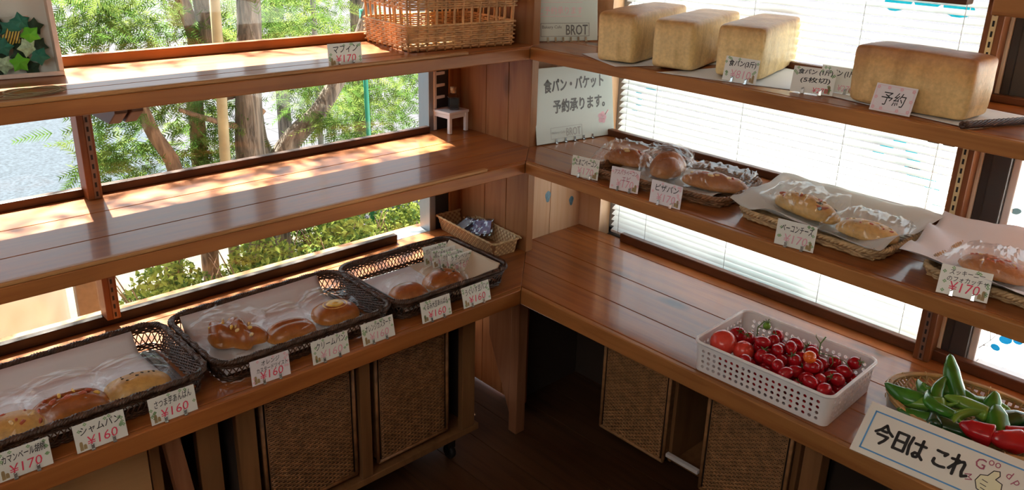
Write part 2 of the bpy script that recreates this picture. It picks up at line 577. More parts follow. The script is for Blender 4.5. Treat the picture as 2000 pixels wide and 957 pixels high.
# corner casing between the two windows: planks and the board that ends the left shelves
f = MB()
f.b2(-.469, -.335, CY, CY + .03, ZL - .6, 2.5)
f.b2(-.3335, -.225, CY, CY + .03, ZL - .6, 2.5)
f.b2(-.2235, CX, CY, CY + .03, ZL - .6, 2.5)
f.b2(-.56, -.469, .082, CY + .03, 0, 2.5)
struct('wall_corner_front', f, M['wall_wood'], .002)
f = MB()
f.b2(-.22, -.19, CY + .03, .31, 0, 2.5)
f.b2(-.22, -.19, .3115, .466, 0, 2.5)
struct('wall_corner_side', f, M['lit_planks'], .002)
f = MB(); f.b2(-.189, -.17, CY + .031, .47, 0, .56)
struct('wall_corner_lower', f, M['under_shade'])  # dark sheet over the corner planks, stands for shade below the counter
kn = MB()
for (y, z, s) in ((.297, .757, 1.0), (.418, .716, .85)):
    vs = [(-.1893, y + .013 * s * math.cos(a) * (1 + .2 * math.sin(3 * a)), z + .021 * s * math.sin(a)) for a in [2 * pi * k / 16 for k in range(16)]]
    kn.add(vs, [list(range(16))], 0)
M['knot'] = plain('bluish knot', (.10, .22, .30), .3, var=.3, bscale=120)
struct('trim_knot', kn, M['knot'])

# left window
f = MB()
f.b2(-.498, -.492, -2.6, 0, .60, 1.81)
w1 = tag(f.build('window_1', M['glass']), kind='structure')
f = MB()
f.b2(-.53, -.471, -.004, .022, .60, 1.81, 0)
f.b2(-.53, -.474, .022, .082, .60, 1.81, 1)
f.b2(-.53, -.475, -2.6, 0, .60, .616, 0)
f.b2(-.53, -.475, -2.6, 0, 1.79, 1.81, 0)
f.build('window_frame', [M['alu'], M['black_alu']], w1, .002)
# trims along the shelves, against the glass
for k, (z, h) in enumerate(((ZT, .026), (ZM, .022), (ZL, .030))):
    f = MB()
    f.b2(-.474, -.452, -2.2, (-.012 if z != ZL else -.155), z, z + h)
    struct('trim_%d' % (k + 1), f, M['edge_y'] if z == ZT else (M['dark_trim'] if z == ZM else M['shaded_trim']), .003)
for k, (z, h) in enumerate(((ZT, .018), (ZM, .022), (ZL, .030))):
    f = MB()
    f.b2((.02 if z == ZL else -.09), 2.4, .449, .472, z, z + h)
    struct('trim_%d' % (k + 4), f, M['dark_trim_x'], .003)

# posts carrying the brackets
def post(name, x0, x1, y0, y1, face, segs, metal):
    f = MB()
    for a, b in segs:
        f.b2(x0, x1, y0, y1, a, b)
    o = struct(name, f, M['post'], .002)
    s = MB(); h = MB()
    for a, b in segs:
        if face == 'x':
            yc = (y0 + y1) / 2 + .004
            s.b2(x1 - .001, x1 + .002, yc - .006, yc + .006, a + .002, b - .002)
        else:
            xc = (x0 + x1) / 2
            s.b2(xc - .0065, xc + .0065, y0 - .002, y0 + .001, a + .002, b - .002)
        z = a + .014
        while z < b - .014:
            if face == 'x':
                h.b2(x1 + .0021, x1 + .0026, yc - .0024, yc + .0024, z - .0062, z + .0062)
            else:
                h.b2(xc - .0024, xc + .0024, y0 - .0026, y0 - .0021, z - .0065, z + .0065)
            z += .0235
    st = s.build('slotted_standard', metal, o)
    h.build('slot', M['slot'], st)
    return o
SEG = [(.646, ZM - .036), (ZM, ZT - .036)]
post('trim_7', -.469, -.419, -1.092, -1.058, 'x', SEG, M['steel_std'])
SEG = [(ZM, ZT - .036), (ZT, 1.62)]
post('trim_8', 1.050, 1.090, .424, .470, 'y', SEG, M['standard'])

post('trim_9', 1.050, 1.090, .424, .470, 'y', [(.616, ZM - .036)], M['steel_std'])

# right windows
f = MB()
f.b2(-.09, 1.10, .540, .546, .60, 1.78)
w2 = tag(f.build('window_2', M['glass']), kind='structure')
f = MB()
f.b2(-.092, -.060, .52, .58, .60, 1.78, 0)
f.b2(-.092, 1.1, .52, .58, .596, .625, 0)
f.b2(-.092, 1.1, .52, .58, 1.75, 1.78, 0)
f.build('window_frame', [M['alu']], w2, .002)
f = MB()
f.b2(1.165, 2.9, .505, .511, .60, 1.78)
w3 = tag(f.build('window_3', M['glass']), kind='structure')
f = MB()
f.b2(1.075, 1.097, .474, .56, .60, 1.78, 0)
f.b2(1.097, 1.118, .478, .56, .60, 1.78, 1)
f.b2(1.118, 1.160, .470, .56, .60, 1.78, 1)
f.b2(1.160, 1.178, .486, .56, .60, 1.78, 2)
f.b2(1.178, 2.9, .488, .53, .60, .630, 2)
f.build('window_frame', [M['cream'], M['bronze'], M['plastic_white']], w3, .003)

# ------------------------------------------------------------------ shelves
def seam_y(x):                       # the mitre between left and right shelves
    return lambda e: CY + (x - CX) * (-e - CY) / (e - CX)
def shelf_left(name, label, z, e, th, gaps, mat, em, strip_end):
    t = thing(name, label, 'shelf', (0, 0, 0), 0, 'wooden wall shelves')
    f = MB()
    xs = [-.452 if False else -.474] + gaps + [e - .018]
    for i, (a, b) in enumerate(zip(xs, xs[1:])):
        a2, b2 = a + (.001 if i else 0), b - .001
        p = [(a2, -2.2), (b2, -2.2), (b2, seam_y(b2)(e) if b2 > CX else CY - .0005)]
        if a2 < CX < b2:
            p.append((CX, CY - .0005))
        p.append((a2, seam_y(a2)(e) if a2 > CX else CY - .0005))
        f.prism(p, z - th * .8, z)
    f.build('shelf_top', mat, t, .0015, 1)
    f = MB()
    a, b = e - .0175, e
    f.prism([(a, -2.2), (b, -2.2), (b, -e - .0005), (a, seam_y(a)(e) - .0005)], z - th, z - .0005)
    f.build('front_edge', em, t, .003)
    if strip_end is not None:
        f = MB()
        f.b2(e - .014, e + .0015, -2.2, strip_end, z - .0004, z + .009)
        f.build('edge_strip', M['strip_y'], t, .003)
    return t
def shelf_right(name, label, z, e, th, gaps, mat, em):
    t = thing(name, label, 'shelf', (0, 0, 0), 0, 'wooden wall shelves')
    f = MB()
    ys = [-e + .018] + gaps + [.472]
    def sx(y):
        return e + (y + e) * (CX - e) / (CY + e)
    for i, (a, b) in enumerate(zip(ys, ys[1:])):
        a2, b2 = a + .001, b - .001
        p = [(2.4, a2), (2.4, b2)]
        if b2 > CY:
            p.append((-.189, b2))
            if a2 < CY:
                p += [(-.189, CY + .031), (CX + .0005, CY + .031), (CX + .0005, CY)]
        else:
            p.append((sx(b2) + .0005, b2))
        p.append((sx(a2) + .0005, a2) if a2 < CY else (-.189, a2))
        f.prism(p, z - th * .8, z)
    f.build('shelf_top', mat, t, .0015, 1)
    f = MB()
    a, b = -e, -e + .0175
    f.prism([(sx(a) + .0005, a), (2.4, a), (2.4, b), (sx(b) + .0005, b)], z - th, z - .0005)
    f.build('front_edge', em, t, .003)
    return t
s_lt = shelf_left('wall_shelf', 'top left shelf under the star frame and large wicker basket', ZT, ET, .035, [-.185], M['shelf_y'], M['edge_y'], -.158)
s_lm = shelf_left('wall_shelf', 'empty middle left shelf holding only a miniature chair', ZM, EM, .035, [-.32, -.15], M['shelf_y'], M['edge_y'], -.151)
s_ll = shelf_left('counter_shelf', 'lowest left counter carrying the dark wicker bread trays', ZL, EL, .049, [-.41, -.26], M['shelf_y'], M['edge_y'], None)
s_rt = shelf_right('wall_shelf', 'top right shelf carrying four large square loaves', ZT, ET, .035, [.27], M['shelf_x'], M['edge_x'])
s_rm = shelf_right('wall_shelf', 'middle right shelf with paper lined trays of bagged bread', ZM, EM, .035, [.17, .31], M['shelf_x'], M['edge_x'])
s_rl = shelf_right('counter_shelf', 'lowest right counter under the tomato basket', ZL, EL, .049, [.065, .224, .398], M['shelf_x'], M['edge_x'])
# bracket arms under the shelves
def arm(parent, ax, c, z, front, back):
    for d in (-.021, .012):
        f = MB()
        if ax == 'y':               # arm runs along x (left shelves), c = its y
            poly = [(back, z), (back, z - .05), (front - .05, z - .05), (front, z - .018), (front, z)]
            vs = [(x, c + d, q) for x, q in poly] + [(x, c + d + .026, q) for x, q in poly]
        else:
            poly = [(back, z), (back, z - .05), (front + .03, z - .042), (front, z - .018), (front, z)]
            vs = [(c + d, y, q) for y, q in poly] + [(c + d + .026, y, q) for y, q in poly]
        n = len(poly)
        f.add(vs, [list(range(n)), list(range(n, 2 * n))[::-1]] + [(i, n + i, n + (i + 1) % n, (i + 1) % n) for i in range(n)])
        f.build('bracket_arm', M['bracket'], parent, .002)
arm(s_lt, 'y', -1.077, ZT - .029, -.11, -.43)
arm(s_lm, 'y', -1.077, ZM - .029, -.06, -.43)
arm(s_rt, 'x', 1.068, ZT - .029, .20, .43)
arm(s_rm, 'x', 1.068, ZM - .029, .24, .43)
# uppermost shelf on the right, only its underside shows
t = thing('wall_shelf', 'uppermost right shelf at the top edge of the picture', 'shelf', (0, 0, 0), 0, 'wooden wall shelves')
f = MB(); f.b2(1.15, 2.4, .13, .42, 1.525, 1.56); f.build('shelf_top', M['edge_x'], t, .003)
f = MB(); f.b2(.80, 1.046, .30, .34, 1.526, 1.56); f.b2(1.046, 1.15, .30, .42, 1.545, 1.56); f.build('bracket_arm', M['bracket'], t, .003)

# ------------------------------------------------------------------ blinds and stickers on the right windows
t = thing('venetian_blind', 'white horizontal slat blind across the right window behind the loaves', 'blind', (0, 0, .62))
f = MB()
z = 0.012
while z < 1.08:
    def fn(u, v, z=z):
        a = (v - .5) * .025
        an = R(30)
        return (-.055 + u * 1.093, .498 - a * math.cos(an), z + a * math.sin(an) * -1 + .0015 * (1 - (2 * v - 1) ** 2))
    f.grid(fn, 1, 3)
    z += .0205
f.build('slat', M['blind'], t)['kind'] = 'stuff'
f = MB()
for x in (-.02, .10, .42, .74, .985):
    f.tube([(x, .485, 0), (x, .485, 1.1)], .0009, 4)
    f.tube([(x, .511, 0), (x, .511, 1.1)], .0009, 4)
f.build('ladder_cord', M['cord_white'], t)
f = MB(); f.b2(-.055, 1.038, .484, .512, 1.10, 1.135); f.build('head_rail', M['plastic_white'], t, .002)
f = MB(); f.b2(-.055, 1.038, .488, .508, .0, .010); f.build('bottom_rail', M['plastic_white'], t, .002)

def leaf_sticker(name, label, pts, mat, y, r, group):
    f = MB()
    for (x, z, s, a) in pts:
        vs = []
        for k in range(14):
            th = 2 * pi * k / 14
            px, pz = r * s * math.cos(th), r * s * .62 * math.sin(th) * (1 - .25 * math.cos(th))
            vs.append((x + px * math.cos(a) - pz * math.sin(a), y, z + px * math.sin(a) + pz * math.cos(a)))
        f.add(vs, [list(range(14))])
    o = f.build(name, mat)
    return tag(o, label, 'sticker', group)
leaf_sticker('window_sticker', 'turquoise leaf sticker behind the blind beside the reservation sign', [(.034, 1.146, 1, .2), (-.015, 1.128, .8, 1.0), (-.012, 1.094, .9, 1.4), (-.028, 1.064, .8, 1.2), (.075, 1.155, .7, 0)], M['turq'], .539, .022, 'window stickers')
leaf_sticker('window_sticker', 'turquoise leaf sticker behind the blind under the shelf bracket', [(.82, 1.104, .8, .6), (.84, 1.125, .9, .5), (.87, 1.143, .8, .4), (.91, 1.113, 1, -.5), (.925, 1.07, 1.1, -.2), (.97, 1.05, 1.1, -.5), (.915, 1.085, .9, .2), (1.0, .995, .8, -.5)], M['turq'], .539, .024, 'window stickers')
leaf_sticker('window_sticker', 'pale turquoise leaf sticker behind the blind at top right', [(.80, 1.50, 1.2, .1), (.88, 1.515, 1.4, .3), (.95, 1.50, 1.3, -.2)], M['turq'], .539, .03, 'window stickers')
f = MB(); f.add([(.393, .539, .605), (.69, .539, .605), (.70, .539, .672), (.393, .539, .663)], [(0, 1, 2, 3)])
tag(f.build('window_sticker', M['turq']), 'long turquoise panel sticker low on the glass above the counter', 'sticker', 'window stickers')
leaf_sticker('window_sticker', 'small turquoise sticker low behind the blind near the right post', [(.93, .70, 1, -.4), (.955, .69, .8, -.4)], M['turq'], .539, .02, 'window stickers')
t = thing('window_sticker', 'grey green leaf decal on the clear right glass above the shelf', 'sticker', (0, 0, 0), 0, 'window stickers')
f = MB()
for (x, z, a) in ((1.186, 1.045, .3), (1.171, 1.022, 1.5), (1.225, 1.06, .6)):
    f.add([(x + .012 * math.cos(q) * math.cos(a) - .008 * math.sin(q) * math.sin(a), .504, z + .012 * math.cos(q) * math.sin(a) + .008 * math.sin(q) * math.cos(a)) for q in [2 * pi * k / 14 for k in range(14)]], [list(range(14))])
f.build('leaf', M['greyleaf'], t)
t = thing('window_sticker', 'blue leaf branch decal on the clear right glass above the counter', 'sticker', (0, 0, 0), 0, 'window stickers')
f = MB()
for (x, z, a, s) in ((1.232, .715, .3, 1.2), (1.214, .686, -.2, .9), (1.259, .722, .1, .9), (1.30, .73, .4, 1.1)):
    f.add([(x + .013 * s * math.cos(q) * math.cos(a) - .010 * s * math.sin(q) * math.sin(a), .504, z + .013 * s * math.cos(q) * math.sin(a) + .010 * s * math.sin(q) * math.cos(a)) for q in [2 * pi * k / 14 for k in range(14)]], [list(range(14))])
f.build('leaf', M['skyblue'], t)
f = MB()
for p in ([(1.175, .665), (1.20, .70), (1.215, .73), (1.24, .75)], [(1.185, .68), (1.205, .685)], [(1.2, .70), (1.19, .75)], [(1.215, .73), (1.205, .77)]):
    f.tube([(x, .5035, z) for x, z in p], .0011, 5)
f.build('twig', M['twig_grey'], t)

# ------------------------------------------------------------------ outside
f = MB(); f.b2(-40, -.62, .9, 40, -.5, -.30)
M['pave'] = plain('light pavement', (.062, .062, .075), .9, spec=.1, var=.08, bscale=3)
struct('path_pavement', f, M['pave'])
f = MB(); f.b2(-40, -2.9, -40, .9, -.5, -.30)
M['asphalt'] = plain('grey blue asphalt', (.036, .046, .060), .9, spec=.1, var=.35, bscale=45, bump=.4)
struct('road_asphalt', f, M['asphalt'])
f = MB(); f.b2(-2.9, -.62, -40, .9, -.5, -.30)
M['soil'] = plain('sunlit soil', (.07, .065, .045), .9, var=.25, bscale=8)
struct('ground_soil', f, M['soil'])
f = MB(); f.b2(-.62, 40, .62, 40, -.5, -.30)
M['concrete'] = plain('white concrete', (.78, .79, .79), .8, var=.05, bscale=3)
struct('ground_concrete', f, M['concrete'])
f = MB()
for k in range(24):
    f.b2(-9 + .0, -2.9, .95 + k * .3, .96 + k * .3, -.3, -.298)
for k in range(16):
    f.b2(-9 + k * .4, -8.99 + k * .4, .95, 8, -.3, -.2985)
M['joint'] = plain('paving joint', (.045, .045, .05), .9)
struct('trim_paving_joint', f, M['joint'])

def bark(name, a, b):
    mt, t, bs = nt(name)
    tc = N(t, 'ShaderNodeTexCoord')
    mp = N(t, 'ShaderNodeMapping'); mp.inputs['Scale'].default_value = (14, 14, 2.2)
    t.links.new(tc.outputs['Object'], mp.inputs[0])
    n = N(t, 'ShaderNodeTexNoise'); n.inputs['Scale'].default_value = 2.4; n.inputs['Detail'].default_value = 7
    n.inputs['Distortion'].default_value = 1.0
    t.links.new(mp.outputs[0], n.inputs['Vector'])
    c = ramp(t, n.outputs[0], [(.34, a), (.5, tuple((p + q) / 2 for p, q in zip(a, b))), (.66, b)])
    t.links.new(c, bs.inputs['Base Color'])
    bs.inputs['Roughness'].default_value = .9
    bp = N(t, 'ShaderNodeBump'); bp.inputs['Strength'].default_value = .9; bp.inputs['Distance'].default_value = .02
    t.links.new(n.outputs[0], bp.inputs['Height'])
    t.links.new(bp.outputs[0], bs.inputs['Normal'])
    return mt
M['bark'] = bark('grey bark', (.05, .038, .03), (.21, .165, .13))
M['bark2'] = bark('red brown bark', (.09, .05, .03), (.26, .16, .10))
M['needle'] = translucent('cypress leaf', (.075, .14, .03), .5)
M['needle2'] = translucent('yellow green cypress leaf', (.14, .19, .045), .55)
M['leafy'] = translucent('shrub leaf', (.30, .36, .08), .5)
M['leafy2'] = translucent('dark shrub leaf', (.09, .15, .04), .45)

def trunk_pts(pts, n=5):
    out = []
    P = [Vector(p[:3]) for p in pts]; rad = [p[3] for p in pts]
    for i in range(len(P) - 1):
        p0, p1, p2, p3 = P[max(i - 1, 0)], P[i], P[i + 1], P[min(i + 2, len(P) - 1)]
        for k in range(n):
            s = k / n
            q = .5 * ((2 * p1) + (p2 - p0) * s + (2 * p0 - 5 * p1 + 4 * p2 - p3) * s * s + (3 * p1 - p0 - 3 * p2 + p3) * s ** 3)
            j = noise.noise(q * 6) * .006
            out.append((q + Vector((j, j, 0)), rad[i] * (1 - s) + rad[i + 1] * s))
    out.append((P[-1], rad[-1]))
    return [o[0] for o in out], [o[1] for o in out]

def sprays(f, centres, count, length, blade, rng, droop=.3):
    """feathery twigs with two rows of narrow blades"""
    for (c, rad) in centres:
        for _ in range(count):
            o = Vector(c) + Vector((rng.gauss(0, 1), rng.gauss(0, 1), rng.gauss(0, 1))) * rad * .55
            d = Vector((rng.gauss(0, 1), rng.gauss(0, 1), rng.gauss(0, .6) - droop)).normalized()
            side = d.orthogonal().normalized()
            side = Matrix.Rotation(rng.uniform(0, 2 * pi), 3, d) @ side
            nn = d.cross(side)
            L = length * rng.uniform(.6, 1.3)
            nb = 11
            mi = 0 if rng.random() < .6 else 1
            p = o.copy()
            f.add([o - nn * .0012, o + nn * .0012, o + d * L], [(0, 1, 2)], mi)
            for k in range(nb):
                q = o + d * (L * (k + .5) / nb) + Vector((0, 0, -droop * .05 * (k / nb) ** 2))
                bl = blade * (1 - .55 * k / nb) * rng.uniform(.8, 1.2)
                for s in (-1, 1):
                    e = q + (d * .75 + side * s * .75 + nn * rng.uniform(-.25, .25)).normalized() * bl
                    w = d * (.0042)
                    f.add([q - w, q + w, e + w * .25], [(0, 1, 2)], mi)
    return f

def tree(label, loc, trunks, centres, count, length, blade, mats, bk, seed):
    rng = random.Random(seed)
    t = thing('conifer_tree', label, 'tree', loc, 0, 'trees outside the left window')
    L = Vector(loc)
    f = MB()
    for pts in trunks:
        a, b = trunk_pts([(p[0] - L.x, p[1] - L.y, p[2] - L.z, p[3]) for p in pts])
        f.tube(a, b, 10)
    f.build('trunk', bk, t)
    f = MB()
    sprays(f, [(Vector(c) - L, r) for c, r in centres], count, length, blade, rng)
    f.build('foliage', mats, t)
    return t
GR = -.3
tree('main grey barked double trunk tree with a thick limb leaning right', (-2.0, .08, GR),
     [[(-2.0, .10, GR, .085), (-2.0, .08, .2, .075), (-2.0, .07, .566, .07), (-2.0, .09, .9, .058), (-2.02, .13, 1.27, .055), (-2.05, .15, 1.9, .05)],
      [(-2.05, .16, .35, .06), (-2.03, .30, .56, .055), (-2.0, .43, .68, .045), (-2.0, .555, .83, .042), (-1.98, .68, 1.02, .035), (-1.96, .78, 1.3, .028)],
      [(-2.08, .02, .8, .05), (-2.15, -.02, 1.2, .05), (-2.2, -.03, 1.9, .045)],
      [(-2.2, .30, GR, .05), (-2.2, .28, .3, .05), (-2.2, .2, .62, .045), (-2.2, .22, 1.2, .04)]],
     [((-2.3, .30, 1.05), .2), ((-2.2, .45, 1.15), .22), ((-2.3, .62, 1.0), .2), ((-2.4, .75, .6), .16), ((-2.4, 1.0, .5), .18), ((-2.4, 1.2, .55), .16), ((-2.3, .85, .42), .12), ((-1.9, .45, .66), .06), ((-2.3, .5, .82), .08), ((-2.2, .95, .75), .14), ((-2.3, .60, .68), .12), ((-2.2, .30, 1.3), .2), ((-2.3, 1.3, .75), .14), ((-2.2, .75, .95), .14), ((-2.0, .2, 2.7), .30), ((-2.0, .6, 2.9), .28), ((-1.8, 1.0, 2.75), .30), ((-1.9, .0, 3.2), .25), ((-2.1, .5, 3.5), .25), ((-1.9, 1.3, 3.1), .25)],
     37, .17, .05, [M['needle'], M['needle2']], M['bark'], 3)
tree('slim reddish forked tree with feathery green sprays left of the main trunk', (-2.0, -.15, GR),
     [[(-1.9, -.42, GR, .045), (-1.95, -.36, .3, .04), (-2.0, -.30, .53, .034), (-2.05, -.37, .72, .03), (-2.1, -.40, .9, .026)],
      [(-2.2, -.10, GR, .045), (-2.2, -.1, .4, .04), (-2.2, -.09, .9, .036), (-2.2, -.06, 1.08, .036), (-2.2, -.12, 1.3, .03)],
      [(-2.2, -.07, 1.02, .026), (-2.2, .02, 1.15, .024), (-2.2, .05, 1.4, .02)],
      [(-2.0, .15, .75, .018), (-2.0, .05, .68, .016), (-2.0, -.12, .74, .013), (-2.0, -.25, .80, .009)]],
     [((-2.2, -.50, 1.16), .16), ((-2.1, -.60, 1.05), .13), ((-2.2, -.38, 1.12), .15), ((-2.1, -.30, .95), .12), ((-2.2, -.12, 1.05), .16), ((-2.2, 0, 1.12), .14), ((-2.2, -.48, .70), .14), ((-2.1, -.50, .58), .12), ((-2.1, -.25, .75), .15), ((-2.2, -.10, .62), .14), ((-2.1, .0, .70), .11), ((-2.1, -.1, .5), .10), ((-2.1, -.6, .62), .1),
      ((-2.1, -.55, .85), .12), ((-2.2, -.35, .55), .13), ((-2.2, -.42, 1.26), .14), ((-2.2, -.62, 1.2), .14), ((-2.1, -.15, .88), .11), ((-2.2, -.2, 1.25), .14), ((-2.1, .0, .55), .1), ((-1.7, -.35, 2.85), .2), ((-1.7, -.05, 2.9), .2), ((-1.7, .25, 2.85), .2), ((-1.7, -.7, 2.95), .16), ((-1.6, -1.5, 2.25), .2), ((-1.65, -1.15, 2.35), .2), ((-1.6, -.8, 2.25), .2), ((-1.65, -.45, 2.35), .2), ((-1.6, -.1, 2.25), .2), ((-1.65, .2, 2.35), .18), ((-2.0, -.5, 2.75), .28), ((-1.9, -.9, 2.95), .28), ((-2.0, -1.3, 2.7), .28), ((-1.9, -.2, 3.1), .25), ((-2.0, -1.0, 3.4), .22), ((-2.0, -1.6, 3.1), .25), ((-1.8, -.6, 2.5), .22)],  # high sprays out of view, some added to block sun from the shelves
     42, .15, .048, [M['needle'], M['needle2']], M['bark2'], 5)
tree('distant conifer with light sprays behind the wicker basket', (-3.4, 1.6, GR),
     [[(-3.4, 1.6, GR, .07), (-3.4, 1.6, 1.0, .06), (-3.4, 1.62, 2.4, .05)]],
     [((-3.3, 1.1, .75), .25), ((-3.2, 1.35, .55), .22), ((-3.3, 1.5, .8), .3), ((-3.4, 1.0, 1.0), .3), ((-3.4, 1.9, .7), .25), ((-3.3, 1.75, .35), .2), ((-3.4, 1.2, 1.15), .25), ((-3.2, .8, .95), .18), ((-3.3, 1.4, .3), .18), ((-3.4, 2.2, .55), .2)],
     60, .2, .055, [M['needle2'], M['needle']], M['bark'], 9)

tree('leafy light green tree far behind the main trunk', (-4.6, 1.6, GR),
     [[(-4.6, 1.6, GR, .06), (-4.6, 1.6, 1.0, .05), (-4.6, 1.65, 2.0, .04)]],
     [((-4.5, 1.3, .85), .3), ((-4.5, 1.7, .7), .3), ((-4.5, 1.6, 1.1), .3), ((-4.5, 2.1, .75), .3), ((-4.5, .9, .95), .25), ((-4.5, .45, 1.0), .25), ((-4.5, 2.2, .4), .2)],
     60, .24, .075, [M['needle2'], M['needle']], M['bark'], 12)

def shrub(label, c, r, n, seed, mats, group='shrubs at the foot of the left window', leaf=.017):
    n = int(n * 1.7)
    rng = random.Random(seed)
    t = thing('garden_shrub', label, 'shrub', (c[0], c[1], GR), 0, group)
    f = MB()
    for k in range(9):
        a = rng.uniform(0, 2 * pi)
        f.tube([(0, 0, 0), (r[0] * .4 * math.cos(a), r[1] * .4 * math.sin(a), r[2] * .6), (r[0] * .8 * math.cos(a), r[1] * .8 * math.sin(a), r[2] * 1.2)], [.006, .005, .002], 4)
    f.build('stem', M['bark2'], t)
    f = MB()
    for k in range(n):
        d = Vector((rng.gauss(0, 1), rng.gauss(0, 1), abs(rng.gauss(0, 1)))).normalized() * rng.uniform(.55, 1.0)
        p = Vector((d.x * r[0], d.y * r[1], d.z * r[2] * 1.25 + .02))
        nn = Vector((rng.gauss(0, 1), rng.gauss(0, 1), rng.gauss(0, 1) + .9)).normalized()
        a = nn.orthogonal().normalized(); a = Matrix.Rotation(rng.uniform(0, 6.28), 3, nn) @ a
        b = nn.cross(a)
        s = leaf * rng.uniform(.6, 1.3)
        f.add([p - a * s, p - b * s * .5 + nn * s * .1, p + a * s, p + b * s * .5 + nn * s * .1], [(0, 1, 2, 3)], 0 if rng.random() < .7 else 1)
    f.build('foliage', mats, t)
    return t
LM = [M['leafy'], M['leafy2']]
shrub('low leafy shrub below the left end of the window by the grey post', (-1.62, -.52), (.26, .28, .44), 3600, 1, LM)
shrub('sunlit leafy shrub in front of the main trunk', (-1.60, -.10), (.28, .30, .44), 3800, 2, LM)
shrub('bright green shrub between trunk and green stake', (-1.62, .34), (.30, .30, .45), 4000, 3, LM)
shrub('yellow green shrub right of the green stake', (-1.75, .82), (.34, .30, .40), 3800, 4, LM)
shrub('darker shrub behind the main trunk', (-2.5, .65), (.36, .45, .46), 3600, 6, [M['leafy2'], M['leafy']])
shrub('small pale shrub beside the plastic sheet at the window corner', (-1.35, -.80), (.20, .18, .30), 1600, 7, LM)

f = MB(); f.tube([(-1.95, .725, GR), (-1.96, .72, .5), (-1.98, .715, 1.2)], .013, 10)
tag(f.build('garden_stake', M['green_pole']), 'thin green plastic garden stake outside the left window', 'stake')
f = MB(); f.tube([(-1.85, -.125, GR), (-1.86, -.12, .6), (-1.87, -.10, 1.0), (-1.88, -.09, 1.45)], [.026, .024, .023, .022], 10)
tag(f.build('wooden_stake', M['stake']), 'pale weathered wooden pole beside the main tree trunk', 'pole')
f = MB(); f.tube([(-3.0, 1.02, GR), (-3.0, 1.02, 2.2)], .018, 10)
tag(f.build('metal_pole', M['grey_post']), 'slim grey metal pole standing left of the wicker basket', 'pole')
f = MB(); f.b2(-.83, -.80, -1.065, -1.005, GR, .82)
tag(f.build('fence_post', M['grey_post'], None, .004), 'grey post outside the low left window by the plastic sheet', 'post')
f = MB()
def sheet(u, v):
    p = Vector((-.92, -1.9 + u * .84, GR + v * 1.12))
    n = noise.noise(Vector((u * 7 + v * 5, v * 4 - u * 3, 2))) * .03 + abs(noise.noise(Vector((u * 14, v * 9, 5)))) * .02
    return (p.x + n + .02 * math.sin(u * 19 + v * 6), p.y, p.z)
f.grid(sheet, 60, 60)
o = f.build('plastic_sheet', M['sheet'])
o.modifiers.new('solid', 'SOLIDIFY').thickness = .002
tag(o, 'creased milky plastic sheet hanging outside the low left window', 'sheet')

# ------------------------------------------------------------------ price cards
def price_card(label, bl, br, h, tilt, name, price, lines=None, ink='ink', pen='red_ink', card='card', deco='green_print', z=ZL, clips=True, pbox=(.02, .32, .60, .34), nm_h=.018, off=.006, group='handwritten price cards', nm_w=.8):
    a = Vector((bl[0], bl[1], z)); b = Vector((br[0], br[1], z))
    w = (b - a).length
    c = (a + b) / 2
    rz = math.atan2(b.y - a.y, b.x - a.x)
    t = thing('price_card', label, 'price card', (c.x, c.y, z + .002), rz, group)
    t.rotation_euler = (-R(tilt), 0, rz)
    f = MB(); f.b2(-w / 2, w / 2, 0, .0012, 0, h)
    f.build('card', M[card], t)
    if name:
        f = MB()
        L = name.split('\n')
        zz = h * (.74 if len(L) == 1 else .82)
        hh = nm_h if len(L) == 1 else nm_h * .72
        for i, s in enumerate(L):
            ww = min(w * nm_w, len(s) * hh * .95)
            vs, fs = text_mesh(s, ww, hh, w * (.02 + .03 * i), zz - i * hh * 1.3, off, -.0004, .12, R(2.5))
            f.add(vs, fs)
            f.build('name_lettering', M[ink], t)
            f = MB()
    if price:
        f = MB()
        vs, fs = text_mesh(price, w * pbox[2], h * pbox[3], w * pbox[0], h * pbox[1], .0, -.0004, .12, R(2))
        f.add(vs, fs)
        f.build('price_lettering', M[pen], t)
    if deco:
        f = MB()
        rng = random.Random(len(name) * 7 + int(w * 1e5))
        for k in range(10):
            x = rng.choice([-1, 1]) * w * rng.uniform(.38, .47); zz = h * rng.uniform(.1, .93)
            if k > 6:
                x, zz = w * rng.uniform(-.4, .4), h * rng.uniform(.90, .95)
            for q in range(4):
                f.disc((x + .0022 * math.cos(q * pi / 2), -.0003, zz + .0022 * math.sin(q * pi / 2)), .0016, 7)
        f.build('printed_flowers', M[deco], t)
        f = MB()
        sx = -1 if deco != 'none' and rz > .8 else 1
        for (u, v) in ((.40, .10), (.40, .24), (.33, .12)):
            x0 = sx * w * u
            f.disc((x0, -.0003, h * (v + .085)), .0030, 9)
            f.b2(x0 - .0032, x0 + .0032, -.0003, -.0002, h * v - .003, h * v + .004)
        f.build('printed_bakers', M['brown_print'], t)
    if clips:
        for s in (-.2, .22):
            f = MB()
            f.b2(s * w - .0028, s * w + .0028, -.0030, -.0006, -.001, .011)
            f.b2(s * w - .0034, s * w + .0034, -.006, .010, -.002, -.0002)
            f.tube([(s * w - .0026, -.0035, .008), (s * w + .0026, -.0035, .012)], .0012, 6)
            f.build('clip', M['clip'], t)
    return t
